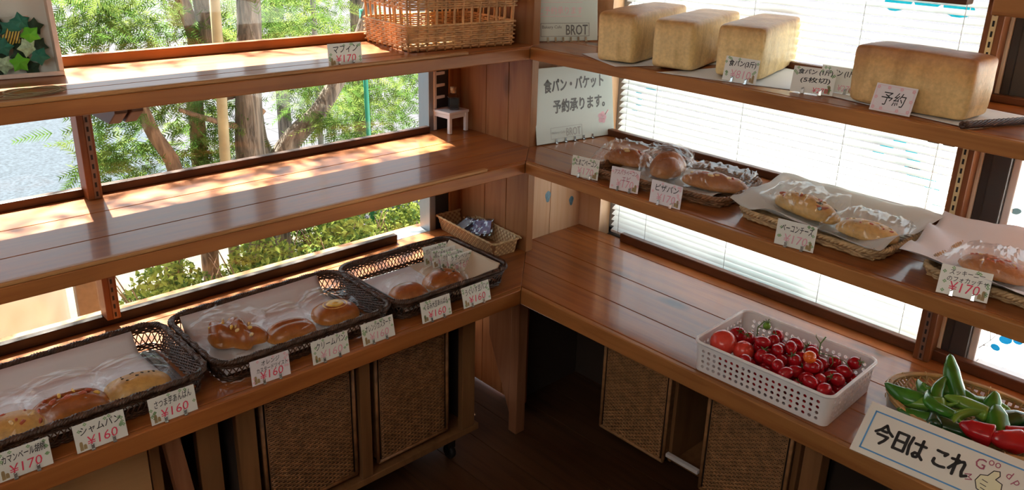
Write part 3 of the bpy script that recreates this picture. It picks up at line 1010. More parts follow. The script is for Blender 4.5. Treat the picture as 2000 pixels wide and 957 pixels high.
CARDS = [
 ('white price card for muffins on the top left shelf before the wicker basket', (-.117, -.581), (-.110, -.488), .055, 5, 'マフィン', '¥170', dict(z=ZT)),
 ('Camembert walnut price card, 170 yen, cut by the left edge of the photo', (.080, -1.456), (.080, -1.361), .060, 6, 'カマンベール胡桃', '¥170', {}),
 ('price card reading 160 yen with clovers, second from left on the lower counter', (.080, -1.317), (.080, -1.218), .060, 10, 'シャムパン', '¥160', {}),
 ('sweet potato bun price card, 160 yen, before the right end of the first tray', (.080, -1.169), (.080, -1.069), .060, 10, 'さつま芋あんぱん', '¥160', {}),
 ('pink edged orange custard twist price card, 160 yen, in front of the middle tray', (.074, -.937), (.078, -.841), .062, 6, 'オレンジ\nカスタードツイスト', '¥160', dict(card='card_pink', deco='pink_print', nm_h=.0165)),
 ('cream bun price card, 160 yen, in front of the middle tray', (.080, -.781), (.080, -.678), .060, 8, 'クリームパン', '¥160', dict(pen='pink_ink')),
 ('orange custard price card, 160 yen, at the right end of the middle tray', (.080, -.636), (.080, -.538), .058, 12, 'オレンジカスタード', '¥160', dict(pen='pink_ink')),
 ('walnut bean bun price card, 160 yen, before the left of the third tray', (.078, -.446), (.080, -.346), .060, 12, 'くるみ大豆あんぱん', '¥160', {}),
 ('green bean bread price card, 160 yen, nearest the corner on the lower counter', (.080, -.302), (.080, -.200), .060, 14, 'うぐいす豆パン', '¥160', {}),
 ('egg bacon price card, leftmost on the middle right shelf', (.173, .015), (.260, .032), .058, 6, 'たまごベーコン', '¥170', dict(z=ZM, pen='pink_ink')),
 ('pinkish asparagus bacon price card on the middle right shelf', (.324, .009), (.407, .029), .062, 8, 'アスパラベーコン\nエビ', '¥170', dict(z=ZM, ink='maroon_print', pen='pink_ink', card='card_pink', deco='pink_print')),
 ('pizza bread price card in front of the first bread tray', (.464, .007), (.557, .015), .060, 6, 'ピザパン', '¥170', dict(z=ZM, pen='pink_ink', card='card_pink', deco='pink_print')),
 ('bacon cheese price card, 170 yen, before the paper lined straw tray', (.835, .003), (.926, .016), .060, 6, 'ベーコンチーズ', '¥170', dict(z=ZM, pen='pink_ink')),
 ('zucchini focaccia price card, 170 yen, at the right end of the middle shelf', (1.194, .024), (1.285, .047), .060, 26, 'ズッキーニー\nのフォカッチャ', '¥170', dict(z=ZM, nm_h=.0155)),
 ('price card for the triple loaf standing before the third loaf', (.562, .134), (.656, .136), .060, 10, '食パン(3斤)', '¥810', dict(z=ZT, pen='pink_ink', off=.018)),
 ('front price card for sliced single loaf between third and fourth loaves', (.742, .150), (.838, .172), .060, 12, '食パン (1斤)\n(5枚切)', '¥270', dict(z=ZT, off=.02, nm_h=.020, pbox=(.20, .15, .36, .20))),
 ('price card for a single loaf half hidden behind another card', (.775, .222), (.868, .228), .060, 10, '食パン (1斤)', '¥270', dict(z=ZT, off=.02, pen='pink_ink', pbox=(.20, .20, .40, .24))),
 ('pink bordered reserved card leaning on the long fourth loaf', (.955, .110), (1.044, .108), .060, 20, '', '', dict(z=ZT, card='card_pink', deco=None, clips=False)),
 ('rearmost of four price cards lying in the third dark tray', (-.211, -.222), (-.205, -.132), .060, 12, 'オレンジカスタード', '¥160', dict(z=ZL + .012, ink='grey_ink', pen='pink_ink')),
 ('third from front of the price cards standing in the dark tray', (-.178, -.214), (-.172, -.124), .056, 12, '黒ごまあんぱん', '¥160', dict(z=ZL + .012, ink='grey_ink', pen='pink_ink')),
 ('second from front of the price cards standing in the dark tray', (-.145, -.206), (-.139, -.118), .056, 12, 'クランベリーパン', '¥160', dict(z=ZL + .012, ink='grey_ink', pen='pink_ink')),
 ('cranberry raisin price card, front of the cards inside the dark tray', (-.112, -.198), (-.106, -.108), .056, 16, 'クランベリー\nレーズンパン', '¥160', dict(z=ZL + .012, pen='pink_ink')),
]
for (lab, bl, br, h, tl, nm, pr, kw) in CARDS:
    o = price_card(lab, bl, br, h, tl, nm, pr, **kw)
    if 'reserved' in lab:
        f = MB(); vs, fs = text_mesh('予約', .052, .030, 0, .030, .0, -.0004, .1); f.add(vs, fs)
        f.build('name_lettering', M['ink'], o)
        f = MB()
        for (x, z) in [(-.038, .052), (.038, .052), (-.038, .008), (.038, .008), (-.038, .03), (.038, .03), (-.015, .053), (.012, .053), (-.02, .007), (.015, .007)]:
            for q in range(5):
                f.disc((x + .0024 * math.cos(q * 1.257), -.0003, z + .0024 * math.sin(q * 1.257)), .0017, 7)
        for (x0, x1, z0, z1) in ((-.0405, .0405, .0035, .0042), (-.0405, .0405, .0558, .0565), (-.0405, -.0398, .0035, .0565), (.0398, .0405, .0035, .0565)):
            f.b2(x0, x1, -.0004, -.0003, z0, z1)
        f.build('printed_border', M['pink_print'], o)

# ------------------------------------------------------------------ larger signs
def card_sign(name, label, loc, rz, tilt, w, h, cat='sign', mat='card'):
    t = thing(name, label, cat, loc, rz)
    t.rotation_euler = (-R(tilt), 0, rz)
    f = MB(); f.b2(-w / 2, w / 2, 0, .002, 0, h)
    f.build('board', M[mat], t, .0008, 1)
    return t
M['sign_card'] = plain('greenish laminated card', (.66, .71, .64), .25)
s = card_sign('reservation_sign', 'white laminated reservation notice leaning against the corner planks on the middle shelf', (-.085, .315, ZM + .003), R(81), 9, .325, .243, mat='sign_card')
f = MB()
vs, fs = text_mesh('食パン・バケット', .245, .042, .0, .186, .03, -.0005, .05, R(1)); f.add(vs, fs)
vs, fs = text_mesh('予約承ります。', .215, .042, .018, .118, .03, -.0005, .05, R(1)); f.add(vs, fs)
f.build('name_lettering', M['grey_ink'], s)
f = MB()
vs, fs = text_mesh('BROT', .060, .026, -.012, .030, .01, -.0005); f.add(vs, fs)
vs, fs = text_mesh('Bakery Cafe', .052, .010, -.073, .031, .0, -.0005); f.add(vs, fs)
for (x0, x1, z0, z1) in ((-.105, .024, .012, .0132), (-.105, .024, .048, .0492), (-.105, -.1038, .012, .049), (.0228, .024, .012, .049)):
    f.b2(x0, x1, -.0005, -.0004, z0, z1)
f.build('shop_logo', M['faint_ink'], s)
f = MB()
for k in range(5):
    f.disc((.112 + .010 * math.cos(k * 1.3), -.0005, .062 + .012 * math.sin(k * 1.3)), .009, 10)
f.tube([(.125, -.0006, .07), (.14, -.0006, .085)], .002, 5)
f.build('printed_drawing', M['pink_print'], s)
for k in range(5):
    f = MB(); x = -.085 + k * .038
    f.b2(x - .003, x + .003, -.003, .0035, -.002, .012); f.b2(x - .0045, x + .0045, -.008, .008, -.003, -.001)
    f.build('clip', M['clip'], s)
s = card_sign('bakery_sign', 'white laminated notice with red lines standing on the top shelf beside the first loaf', (-.115, .262, ZT + .003), R(66), 8, .235, .235, mat='sign_card')
f = MB()
vs, fs = text_mesh('BROT', .074, .031, .045, .034, .012, -.0005); f.add(vs, fs)
vs, fs = text_mesh('Bakery Cafe', .066, .012, -.040, .042, .0, -.0005); f.add(vs, fs)
for (x0, x1, z0, z1) in ((-.078, .088, .014, .0152), (-.078, .088, .054, .0552), (-.078, -.0768, .014, .0552), (.0868, .088, .014, .0552)):
    f.b2(x0, x1, -.0005, -.0004, z0, z1)
f.build('shop_logo', M['grey_ink'], s)
f = MB()
for z, w in ((.075, .16), (.118, .17), (.16, .17)):
    f.b2(-.02 - w / 2, -.02 + w / 2, -.0005, -.0004, z, z + .0012)
vs, fs = text_mesh('ご予約承ります', .15, .024, -.01, .094, .0, -.0005); f.add(vs, fs)
vs, fs = text_mesh('焼きたてパン', .15, .026, -.01, .138, .0, -.0005); f.add(vs, fs)
f.build('name_lettering', M['pink_print'], s)
for k in range(6):
    f = MB(); x = -.055 + k * .026
    f.b2(x - .003, x + .003, -.003, .0035, -.002, .012); f.b2(x - .0045, x + .0045, -.008, .008, -.003, -.001)
    f.build('clip', M['clip'], s)

# today's pick sign
SGW, SGH = .40, .122
s = thing('produce_sign', 'white blue bordered sign leaning on the bamboo basket of peppers', 'sign', (1.127 + SGW / 2, -.078, ZL + .003), R(4))
s.rotation_euler = (-R(52), 0, R(4))
f = MB(); f.b2(-SGW / 2, SGW / 2, 0, .0025, 0, SGH); f.build('board', M['card'], s, .001, 1)
f = MB()
x0, x1, z0, z1, bw = -SGW / 2 + .016, SGW / 2 - .016, .012, .105, .0032
for q in ((x0, x1, z0, z0 + bw), (x0, x1, z1 - bw, z1), (x0, x0 + bw, z0, z1), (x1 - bw, x1, z0, z1)):
    f.b2(q[0], q[1], -.0006, -.0004, q[2], q[3])
f.build('printed_border', M['blue_print'], s)
f = MB()
def strokes(f, lst, cx, cz, sc, w, y=-.0007):
    for st in lst:
        f.ribbon([(cx + (a - .5) * sc * .80, cz + (b - .5) * sc) for a, b in st], w, y)
ima = [[(.5, .98), (.3, .72), (.05, .52)], [(.5, .98), (.7, .74), (.98, .58)], [(.36, .66), (.64, .66)], [(.2, .44), (.78, .44), (.66, .22), (.48, .02)]]
hi = [[(.2, .95), (.2, .05)], [(.2, .95), (.82, .95), (.82, .05)], [(.2, .52), (.82, .52)], [(.2, .06), (.82, .06)]]
ha = [[(.16, .95), (.1, .5), (.18, .05)], [(.38, .72), (.98, .72)], [(.74, .97), (.74, .2), (.66, .08), (.5, .06), (.42, .16), (.52, .28), (.72, .26), (.98, .06)]]
ko = [[(.2, .86), (.5, .84), (.8, .86), (.68, .72)], [(.18, .38), (.16, .2), (.3, .1), (.6, .08), (.88, .12)]]
re = [[(.3, .98), (.3, .04)], [(.06, .72), (.42, .74), (.24, .48), (.06, .24)], [(.26, .5), (.5, .7), (.66, .76), (.74, .66), (.7, .3), (.76, .1), (.98, .2)]]
for st, x, sc in ((ima, -.150, .046), (hi, -.114, .042), (ha, -.082, .044), (ko, -.034, .040), (re, .002, .046)):
    strokes(f, st, x, .059, sc, .0062)
f.build('name_lettering', M['ink'], s)
f = MB()
vs, fs = text_mesh('G', .018, .022, .035, .082, .004, -.0006); f.add(vs, fs)
vs, fs = text_mesh('oo', .022, .012, .058, .092, .0, -.0006); f.add(vs, fs)
vs, fs = text_mesh('d', .009, .016, .088, .082, .0, -.0006, 0, R(-15)); f.add(vs, fs)
vs, fs = text_mesh('p', .009, .016, .102, .070, .0, -.0006, 0, R(-35)); f.add(vs, fs)
vs, fs = text_mesh('M', .013, .013, .024, .046, .0, -.0006, 0, R(-70)); f.add(vs, fs)
f.build('small_lettering', M['maroon_print'], s)
f = MB()
hand = [(a - .076, b) for a, b in [(.120, .030), (.113, .045), (.118, .060), (.130, .064), (.137, .078), (.147, .081), (.150, .072), (.145, .062), (.158, .058), (.160, .045), (.155, .032), (.138, .025), (.120, .030)]]
f.add([(a, -.0005, b) for a, b in hand[:-1]], [list(range(len(hand) - 1))], 1)
f.ribbon(hand, .0018, -.0007)
for p in ([(.048, .052), (.058, .050)], [(.047, .043), (.058, .041)], [(.050, .035), (.059, .033)]):
    f.ribbon(p, .0015, -.0007)
f.build('printed_thumbs_up', [M['ink'], M['yellow_print']], s)

# ------------------------------------------------------------------ big square loaves
def loaf(label, loc, rz, w, d, h, mat, seed, bulge=.004):
    """w across the front, d deep, h high; slightly bellied tin loaf with fold creases"""
    f = MB()
    n = 14
    def face(o, u, v, nu, nv):
        pass
    def shape(p):
        x, y, z = p                                    # in -1..1
        e = 13
        k = (abs(x) ** e + abs(y) ** e + abs(z) ** e) ** (1 / e)
        x, y, z = x / k, y / k, z / k
        q = Vector((x * w / 2, y * d / 2, z * h / 2))
        side = (1 - z * z)
        q.x *= 1 + bulge / (w / 2) * side * (1 - y * y) + .01 * z
        q.y *= 1 + bulge / (d / 2) * side * (1 - x * x)
        q.z += bulge * .8 * (1 - x * x) * (1 - y * y) * (1 if z > 0 else 0)
        nn = noise.noise(Vector((q.x * 18, q.y * 18, q.z * 18 + seed))) * .0022
        cr = 0
        L = y * d if d > w else x * w
        ph = (L + .012 * math.sin(q.z * 40 + seed)) / .036
        fr = abs((ph % 1) - .5)
        if fr < .10 and abs(z) < .93:
            cr = -.0030 * (1 - fr / .10)
        q *= 1 + (nn + cr) / max(q.length, .01)
        q.z += h / 2
        return q
    for ax in range(3):
        for sg in (-1, 1):
            def fn(u, v, ax=ax, sg=sg):
                a, b = math.sin((2 * u - 1) * pi / 2 * .999), math.sin((2 * v - 1) * pi / 2 * .999)
                a = .55 * (2 * u - 1) + .45 * a; b = .55 * (2 * v - 1) + .45 * b
                if sg < 0: a = -a
                p = [0, 0, 0]
                p[ax] = sg; p[(ax + 1) % 3] = a; p[(ax + 2) % 3] = b
                return shape(p)
            f.grid(fn, 30, 30)
    o = f.build('bread_loaf', mat)
    o.location = loc; o.rotation_euler = (0, 0, rz)
    wd = o.modifiers.new('weld', 'WELD'); wd.merge_threshold = .0004
    return tag(o, label, 'bread loaf', 'large square loaves')
def loaf_at(label, fl, fr, d, h, mat, seed):
    a, b = Vector(fl), Vector(fr)
    u = (b - a).normalized(); n = Vector((-u.y, u.x))
    c = (a + b) / 2 + n * d / 2
    return loaf(label, (c.x, c.y, ZT + .0035), math.atan2(u.y, u.x), (b - a).length, d, h, mat, seed)
loaf_at('pale square loaf nearest the corner, first of the row on the top shelf', (.196, .062), (.304, .092), .40, .134, M['loaf'], 1)
loaf_at('second golden square loaf from the corner on the top shelf', (.353, .105), (.465, .136), .40, .128, M['loaf'], 2)
loaf_at('third golden square loaf standing behind the triple loaf card', (.522, .150), (.642, .182), .38, .130, M['loaf'], 3)
loaf_at('long brown crusted loaf lying sideways behind the reserved card', (.882, .152), (1.142, .140), .125, .128, M['loaf2'], 4)

def paper_sheet(name, label, corners, z, mat, group=None, curl=0.004, seed=0, n=26, cat='paper', lift=None, thick=.0004):
    f = MB()
    c = [Vector(q) for q in corners]
    def fn(u, v):
        p = c[0] * (1 - u) * (1 - v) + c[1] * u * (1 - v) + c[2] * u * v + c[3] * (1 - u) * v
        zz = z + .001 + curl * (abs(2 * u - 1) ** 6 + abs(2 * v - 1) ** 6) * (.6 + .4 * noise.noise(Vector((u * 3, v * 3, seed))))
        if lift: zz += lift(u, v)
        return (p.x, p.y, zz)
    f.grid(fn, n, n)
    o = f.build(name, mat)
    o.modifiers.new('solid', 'SOLIDIFY').thickness = thick
    return tag(o, label, cat, group)
paper_sheet('baking_paper', 'white paper under the first square loaf', [(.085, .13), (.285, .045), (.46, .40), (.20, .46)], ZT, M['paper'], 'papers under the loaves', .001, 1)
paper_sheet('baking_paper', 'white paper under the second and third square loaves', [(.40, .075), (.74, .165), (.70, .43), (.50, .44)], ZT, M['paper'], 'papers under the loaves', .0005, 2)
paper_sheet('baking_paper', 'white paper under the long sideways loaf', [(.76, .19), (1.15, .110), (1.235, .33), (.80, .40)], ZT, M['paper'], 'papers under the loaves', .0015, 3)
# slim dark mats seen at the shelf front
def reed_mat(label, p0, p1, d):
    a, b = Vector(p0), Vector(p1)
    u = (b - a).normalized(); n = Vector((-u.y, u.x)); L = (b - a).length
    f = MB()
    k = 0
    while k * .007 < d:
        q = a + n * k * .007
        f.tube([(q.x, q.y, ZT + .002), ((q + u * L).x, (q + u * L).y, ZT + .002)], .0022, 5)
        k += 1
    return f
# rolled dark reed tray edge right of the long loaf
f = MB()
for k in range(7):
    a = 2 * pi * k / 7
    f.tube([(1.10 + .17 * s, .095 + .25 * s, ZT + .009 + .005 * math.sin(a + s * 20)) for s in [q / 14 for q in range(15)]] if False else
           [(1.155 + .11 * s + .004 * math.cos(a + s * 20), .090 + .26 * s, ZT + .009 + .005 * math.sin(a + s * 20)) for s in [q / 20 for q in range(21)]], .0036, 5)
tag(f.build('reed_mat_roll', M['dark_wicker']), 'rolled dark reed mat edge at the right end of the long loaf', 'mat')

# ------------------------------------------------------------------ woven baskets
def rrect(w, d, r, n=6):
    pts = []
    for (sx, sy, a0) in ((1, 1, 0), (-1, 1, 90), (-1, -1, 180), (1, -1, 270)):
        for k in range(n + 1):
            a = R(a0 + 90 * k / n)
            pts.append(Vector((sx * (w / 2 - r) + r * math.cos(a), sy * (d / 2 - r) + r * math.sin(a))))
    return pts
def resample(pts, step):
    n = len(pts)
    seg = [(pts[(i + 1) % n] - pts[i]).length for i in range(n)]
    L = sum(seg)
    m_ = max(8, int(round(L / step)))
    m_ += m_ % 2
    out = []; i = 0; acc = 0
    for k in range(m_):
        t_ = L * k / m_
        while acc + seg[i] < t_:
            acc += seg[i]; i += 1
        s = (t_ - acc) / max(seg[i], 1e-9)
        p = pts[i].lerp(pts[(i + 1) % n], s)
        out.append(p)
    return out
def outward(ps, i):
    n = len(ps)
    t_ = (ps[(i + 1) % n] - ps[i - 1]).normalized()
    return Vector((t_.y, -t_.x))
def weave_rows(f, w, d, r, z0, z1, rows, step, rad, amp, flare=0.0, flat=1.0, mi=0, seg=5):
    for k in range(rows):
        z = z0 + (z1 - z0) * (k + .5) / rows
        s = flare * z
        ps = resample(rrect(w + 2 * s, d + 2 * s, r + s), step)
        n = len(ps)
        path = []
        for i in range(n):
            o = outward(ps, i)
            sg = 1 if (i + k) % 2 else -1
            q = ps[i] + o * amp * sg
            path.append((q.x, q.y, z + .0006 * noise.noise(Vector((i * .7, k, 1)))))
        f.tube(path, rad, seg, True, mi, True, flat)
def stakes(f, w, d, r, z0, z1, step, rad, flare=0.0, mi=0):
    ps = resample(rrect(w, d, r), step)
    n = len(ps)
    for i in range(n):
        o = outward(ps, i)
        a = ps[i] + o * flare * z0; b = ps[i] + o * flare * z1
        f.tube([(a.x, a.y, z0), (b.x, b.y, z1)], rad, 5, False, mi)
def braid(f, w, d, r, z, rad, n=3, turns=60, mi=0):
    ps = resample(rrect(w, d, r), .006)
    m_ = len(ps)
    for k in range(n):
        path = []
        for i in range(m_):
            a = 2 * pi * (turns * i / m_ + k / n)
            o = outward(ps, i)
            q = ps[i] + o * rad * math.cos(a)
            path.append((q.x, q.y, z + rad * math.sin(a)))
        f.tube(path, rad * .95, 5, True, mi)
def base_weave(f, w, d, z, n1, n2, th=.003, mi=0):
    for k in range(n1):
        x = -w / 2 + w * (k + .5) / n1
        f.b2(x - w / n1 * .46, x + w / n1 * .46, -d / 2, d / 2, z, z + th * .5, mi)
    for k in range(n2):
        y = -d / 2 + d * (k + .5) / n2
        f.b2(-w / 2, w / 2, y - d / n2 * .30, y + d / n2 * .30, z + th * .45, z + th, mi)

# large open-work wicker basket on the top left shelf
t = thing('wicker_basket', 'large honey wicker basket with an open band on the top left shelf', 'basket', (-.300, -.090, ZT + .002), R(0))
u = Vector((-.545 + .194, -.253 + .288)); v = Vector((-.148 + .194, .08 + .288))
f = MB(); base_weave(f, .25, .345, .0, 14, 18, .004); f.build('base', M['rattan'], t)
f = MB()
weave_rows(f, .265, .365, .012, .004, .072, 11, .015, .0029, .0036, .06)
weave_rows(f, .267, .367, .012, .068, .074, 1, .0125, .0034, .002, .06)
f.build('woven_side', M['rattan'], t)
f = MB(); stakes(f, .265, .365, .012, .0, .20, .030, .0033, .06); f.build('stake', M['rattan'], t)
f = MB(); weave_rows(f, .265, .365, .012, .114, .20, 14, .015, .0029, .0036, .06); f.build('woven_rim_band', M['rattan'], t)
f = MB(); braid(f, .290, .390, .02, .204, .005, 3, 50); f.build('rim', M['rattan'], t)
t.rotation_euler = (0, 0, R(-6))
BASKET = t
f = MB()
f.add([(-.02, 0, 0), (.05, -.02, .006), (.07, .05, .030), (.0, .07, .005)], [(0, 1, 2, 3)])
f.add([(.05, -.02, .006), (.10, .0, .0), (.07, .05, .030)], [(0, 1, 2)])
o = f.build('paper_liner', M['kraft']); o.location = (-.27, .02, ZT + .008)
o.modifiers.new('solid', 'SOLIDIFY').thickness = .0005
tag(o, 'folded brown paper inside the large wicker basket', 'paper')

# three dark lattice trays on the lower left counter
def lattice_tray(label, c, w, d, h, end_pale=False):
    t = thing('wicker_tray', label, 'tray', (c[0], c[1], ZL + .001), 0, 'dark wicker bread trays')
    fl = .28
    f = MB(); base_weave(f, w - .02, d - .02, .0, 22, 30, .004); f.build('base', M['dark_wicker'], t)
    f = MB(); weave_rows(f, w, d, .035, .002, .017, 4, .011, .0024, .0022, fl); f.build('foot_band', M['dark_wicker'], t)
    f = MB()
    lo, hi = .016, .044
    for sgn in (-1, 1):
        ps = resample(rrect(w, d, .035), .0125)
        n = len(ps)
        for i in range(n):
            o = outward(ps, i)
            j = (i + sgn) % n
            o2 = outward(ps, j)
            a = ps[i] + o * (fl * lo + .0012 * sgn); b = ps[j] + o2 * (fl * hi + .0012 * sgn)
            f.tube([(a.x, a.y, lo), (b.x, b.y, hi)], .0015, 5)
    f.build('lattice_side', M['dark_wicker'], t)
    f = MB()
    weave_rows(f, w, d, .035, .042, .056, 4, .011, .0023, .0022, fl)
    braid(f, w + .034, d + .034, .05, .061, .0048, 3, 75)
    f.build('rim', M['dark_wicker'], t)
    # dense woven ends
    for e in (-1, 1):
        f = MB()
        for k in range(9):
            z = .014 + k * .0034
            y = e * (d / 2 + fl * z - .002)
            f.tube([(-w / 2 + .035 + q * (w - .07) / 16, y + e * (.0016 if (q + k) % 2 else -.0016), z) for q in range(17)], .0018, 5)
        f.build('end_weave', M['straw'] if end_pale and e > 0 else M['dark_wicker'], t)
    return t
lattice_tray('dark wicker tray at the left end of the counter, partly out of frame', (-.118, -1.275), .285, .485, .06)
lattice_tray('dark wicker tray in the middle of the left counter', (-.118, -.753), .285, .455, .06)
lattice_tray('dark wicker tray nearest the corner holding the spare price cards', (-.118, -.293), .285, .385, .06, True)
def lin(u, v):
    return .052 * max(0, (1 - u / .13)) ** 1.2 * 1.0 if u < .13 else 0
paper_sheet('tray_liner', 'white paper lining the left end tray', [(-.268, -1.485), (.0, -1.485), (-.012, -1.065), (-.262, -1.085)], ZL + .007, M['paper'], 'tray liners', .002, 5, lift=lin)
paper_sheet('tray_liner', 'white paper lining the middle dark tray', [(-.262, -.965), (.0, -.965), (.0, -.555), (-.270, -.565)], ZL + .007, M['paper'], 'tray liners', .002, 6, lift=lin)
paper_sheet('tray_liner', 'white paper lining the left half of the corner dark tray', [(-.258, -.475), (.0, -.475), (-.005, -.285), (-.250, -.240)], ZL + .007, M['paper'], 'tray liners', .002, 7, lift=lambda u, v: .045 * max(0, 1 - v / .14))
paper_sheet('tray_liner', 'brownish paper standing up at the right end of the corner dark tray', [(-.255, -.255), (.01, -.275), (.012, -.105), (-.235, -.105)], ZL + .0085, M['kraft'], 'tray liners', .002, 8, lift=lambda u, v: .055 * max(0, (v - .72) / .28))

# low trays on the middle right shelf
def low_tray(label, c, rz, w, d, h, mat, seed):
    t = thing('bread_tray', label, 'tray', (c[0], c[1], ZM + .001), rz, 'low woven bread trays')
    f = MB(); base_weave(f, w - .01, d - .01, 0, 20, 14, .004); f.build('base', mat, t)
    f = MB()
    rng = random.Random(seed)
    for k in range(7):
        z = .003 + k * h / 7.2
        ps = resample(rrect(w + .9 * z, d + .9 * z, .04), .018)
        path = []
        for i in range(len(ps)):
            o = outward(ps, i)
            q = ps[i] + o * (.003 if (i + k) % 2 else -.003)
            path.append((q.x, q.y, z + rng.uniform(-.0012, .0012)))
        f.tube(path, .0032, 5, True)
    f.build('woven_side', mat, t)
    f = MB(); braid(f, w + .9 * h, d + .9 * h, .05, h, .0042, 3, 40); f.build('rim', mat, t)
    return t
low_tray('dark brown oval bread tray with three bagged breads on the middle right shelf', (.405, .20), R(8), .40, .24, .024, M['mid_wicker'], 1)
low_tray('straw coloured tray under large paper with two bagged breads', (.868, .222), R(-3), .36, .27, .023, M['straw'], 2)
low_tray('straw coloured tray at the right end of the middle shelf', (1.325, .222), R(-3), .36, .27, .018, M['straw'], 3)
def wavy(a, s, e):
    def g(u, v):
        ed = max(abs(2 * u - 1), abs(2 * v - 1))
        return a * max(0, (ed - .45) / .55) * (.75 + .5 * noise.noise(Vector((u * 4 + s, v * 4, s)))) + .003 * noise.noise(Vector((u * 6, v * 6, s))) + (e * max(0, (v - .7) / .3) ** 1.5)
    return g
paper_sheet('tray_liner', 'white paper lining the dark brown oval tray', [(.245, .105), (.575, .125), (.56, .315), (.25, .30)], ZM + .007, M['wax_paper'], 'tray liners', .0, 10, lift=wavy(.014, 3, 0))
paper_sheet('tray_liner', 'large greaseproof sheet draped over the straw tray', [(.648, .098), (1.045, .045), (1.075, .352), (.638, .372)], ZM + .008, M['wax_paper'], 'tray liners', .0, 11, lift=wavy(.046, 5, .012))
paper_sheet('tray_liner', 'bright white paper folded over the right end tray', [(1.085, .085), (1.48, .03), (1.48, .37), (1.070, .365)], ZM + .008, M['paper'], 'tray liners', .0, 12, lift=wavy(.050, 9, .02))

# small checked basket in the corner
t = thing('checked_basket', 'small slanting checked bamboo basket in the corner of the counter', 'basket', (-.335, .105, ZL + .001), 0)
bl = Vector((-.18, .115)); bq = Vector((-.50, .15))
f = MB()
M['check'] = None
mt, tt, bs = nt('checked bamboo')
tc = N(tt, 'ShaderNodeTexCoord')
ck = N(tt, 'ShaderNodeTexChecker'); ck.inputs['Scale'].default_value = 120
ck.inputs[1].default_value = (.62, .43, .22, 1); ck.inputs[2].default_value = (.33, .17, .07, 1)
tt.links.new(tc.outputs['Object'], ck.inputs[0]); tt.links.new(ck.outputs[0], bs.inputs['Base Color'])
bs.inputs['Roughness'].default_value = .5
M['check'] = mt
def panel_strips(f, p0, p1, h, flare, n, rows, mi=0):
    """flat woven strips between p0 and p1 (local xy), leaning outwards"""
    a, b = Vector(p0), Vector(p1)
    u = (b - a).normalized(); o = Vector((u.y, -u.x))
    L = (b - a).length
    for k in range(rows):
        z0 = h * k / rows; z1 = h * (k + 1) / rows - .0004
        for i in range(n):
            s0 = L * i / n; s1 = L * (i + 1) / n
            d = .0014 if (i + k) % 2 else -.0002
            q0 = a + u * s0; q1 = a + u * s1
            vs = []
            for (q, z) in ((q0, z0), (q1, z0), (q1, z1), (q0, z1)):
                e = q + o * (flare * z + d)
                vs.append((e.x, e.y, z))
            for (q, z) in ((q0, z0), (q1, z0), (q1, z1), (q0, z1)):
                e = q + o * (flare * z + d - .0022)
                vs.append((e.x, e.y, z))
            f.add(vs, [(0, 1, 2, 3), (7, 6, 5, 4), (0, 4, 5, 1), (1, 5, 6, 2), (2, 6, 7, 3), (3, 7, 4, 0)], (i + k) % 2)
w, d, h = .31, .085, .052
f = MB()
for p0, p1, n in (((-w / 2, -d / 2), (w / 2, -d / 2), 34), ((w / 2, -d / 2), (w / 2, d / 2), 9), ((w / 2, d / 2), (-w / 2, d / 2), 34), ((-w / 2, d / 2), (-w / 2, -d / 2), 9)):
    panel_strips(f, p0, p1, h, .3, n, 6)
M['chk_a'] = plain('pale bamboo strip', (.58, .40, .20), .5); M['chk_b'] = plain('tan bamboo strip', (.36, .20, .09), .5)
f.build('woven_side', [M['chk_a'], M['chk_b']], t)
f = MB(); f.b2(-w / 2, w / 2, -d / 2, d / 2, 0, .003); f.build('base', M['chk_b'], t)
f = MB(); braid(f, w + .6 * h, d + .6 * h, .006, h, .0028, 2, 60); f.build('rim', M['chk_a'], t)
t.location = (-.300, .068, ZL + .001)
t.rotation_euler = (0, 0, R(-5))
for k, (dx, dy, rz, rx, lab) in enumerate(((-.02, .01, 12, 42, 'clear bluish packet with lavender card lying on top in the checked basket'), (-.05, .0, -18, 30, 'clear bluish packet under the others in the checked basket'), (.02, .018, 30, 50, 'clear packet at the right in the checked basket'))):
    p = thing('clear_packet', lab, 'packet', (-.315 + dx, .068 + dy, ZL + .040 + k * .003), R(rz), 'clear packets in the checked basket')
    p.rotation_euler = (R(rx), R(-8), R(rz))
    f = MB(); f.b2(-.032, .032, -.024, .024, -.001, .0005); f.build('card', M['packet_card'] if k != 1 else M['card'], p)
    f = MB()
    f.grid(lambda u, v: ((u - .5) * .082, (v - .5) * .062, .003 + .004 * noise.noise(Vector((u * 6, v * 6, k)))), 12, 10, smooth=False)
    f.grid(lambda u, v: ((u - .5) * .082, (v - .5) * .062, -.003 + .003 * noise.noise(Vector((u * 6, v * 6, k + 9)))), 12, 10, smooth=False)
    f.build('wrapper', M['packet'], p)

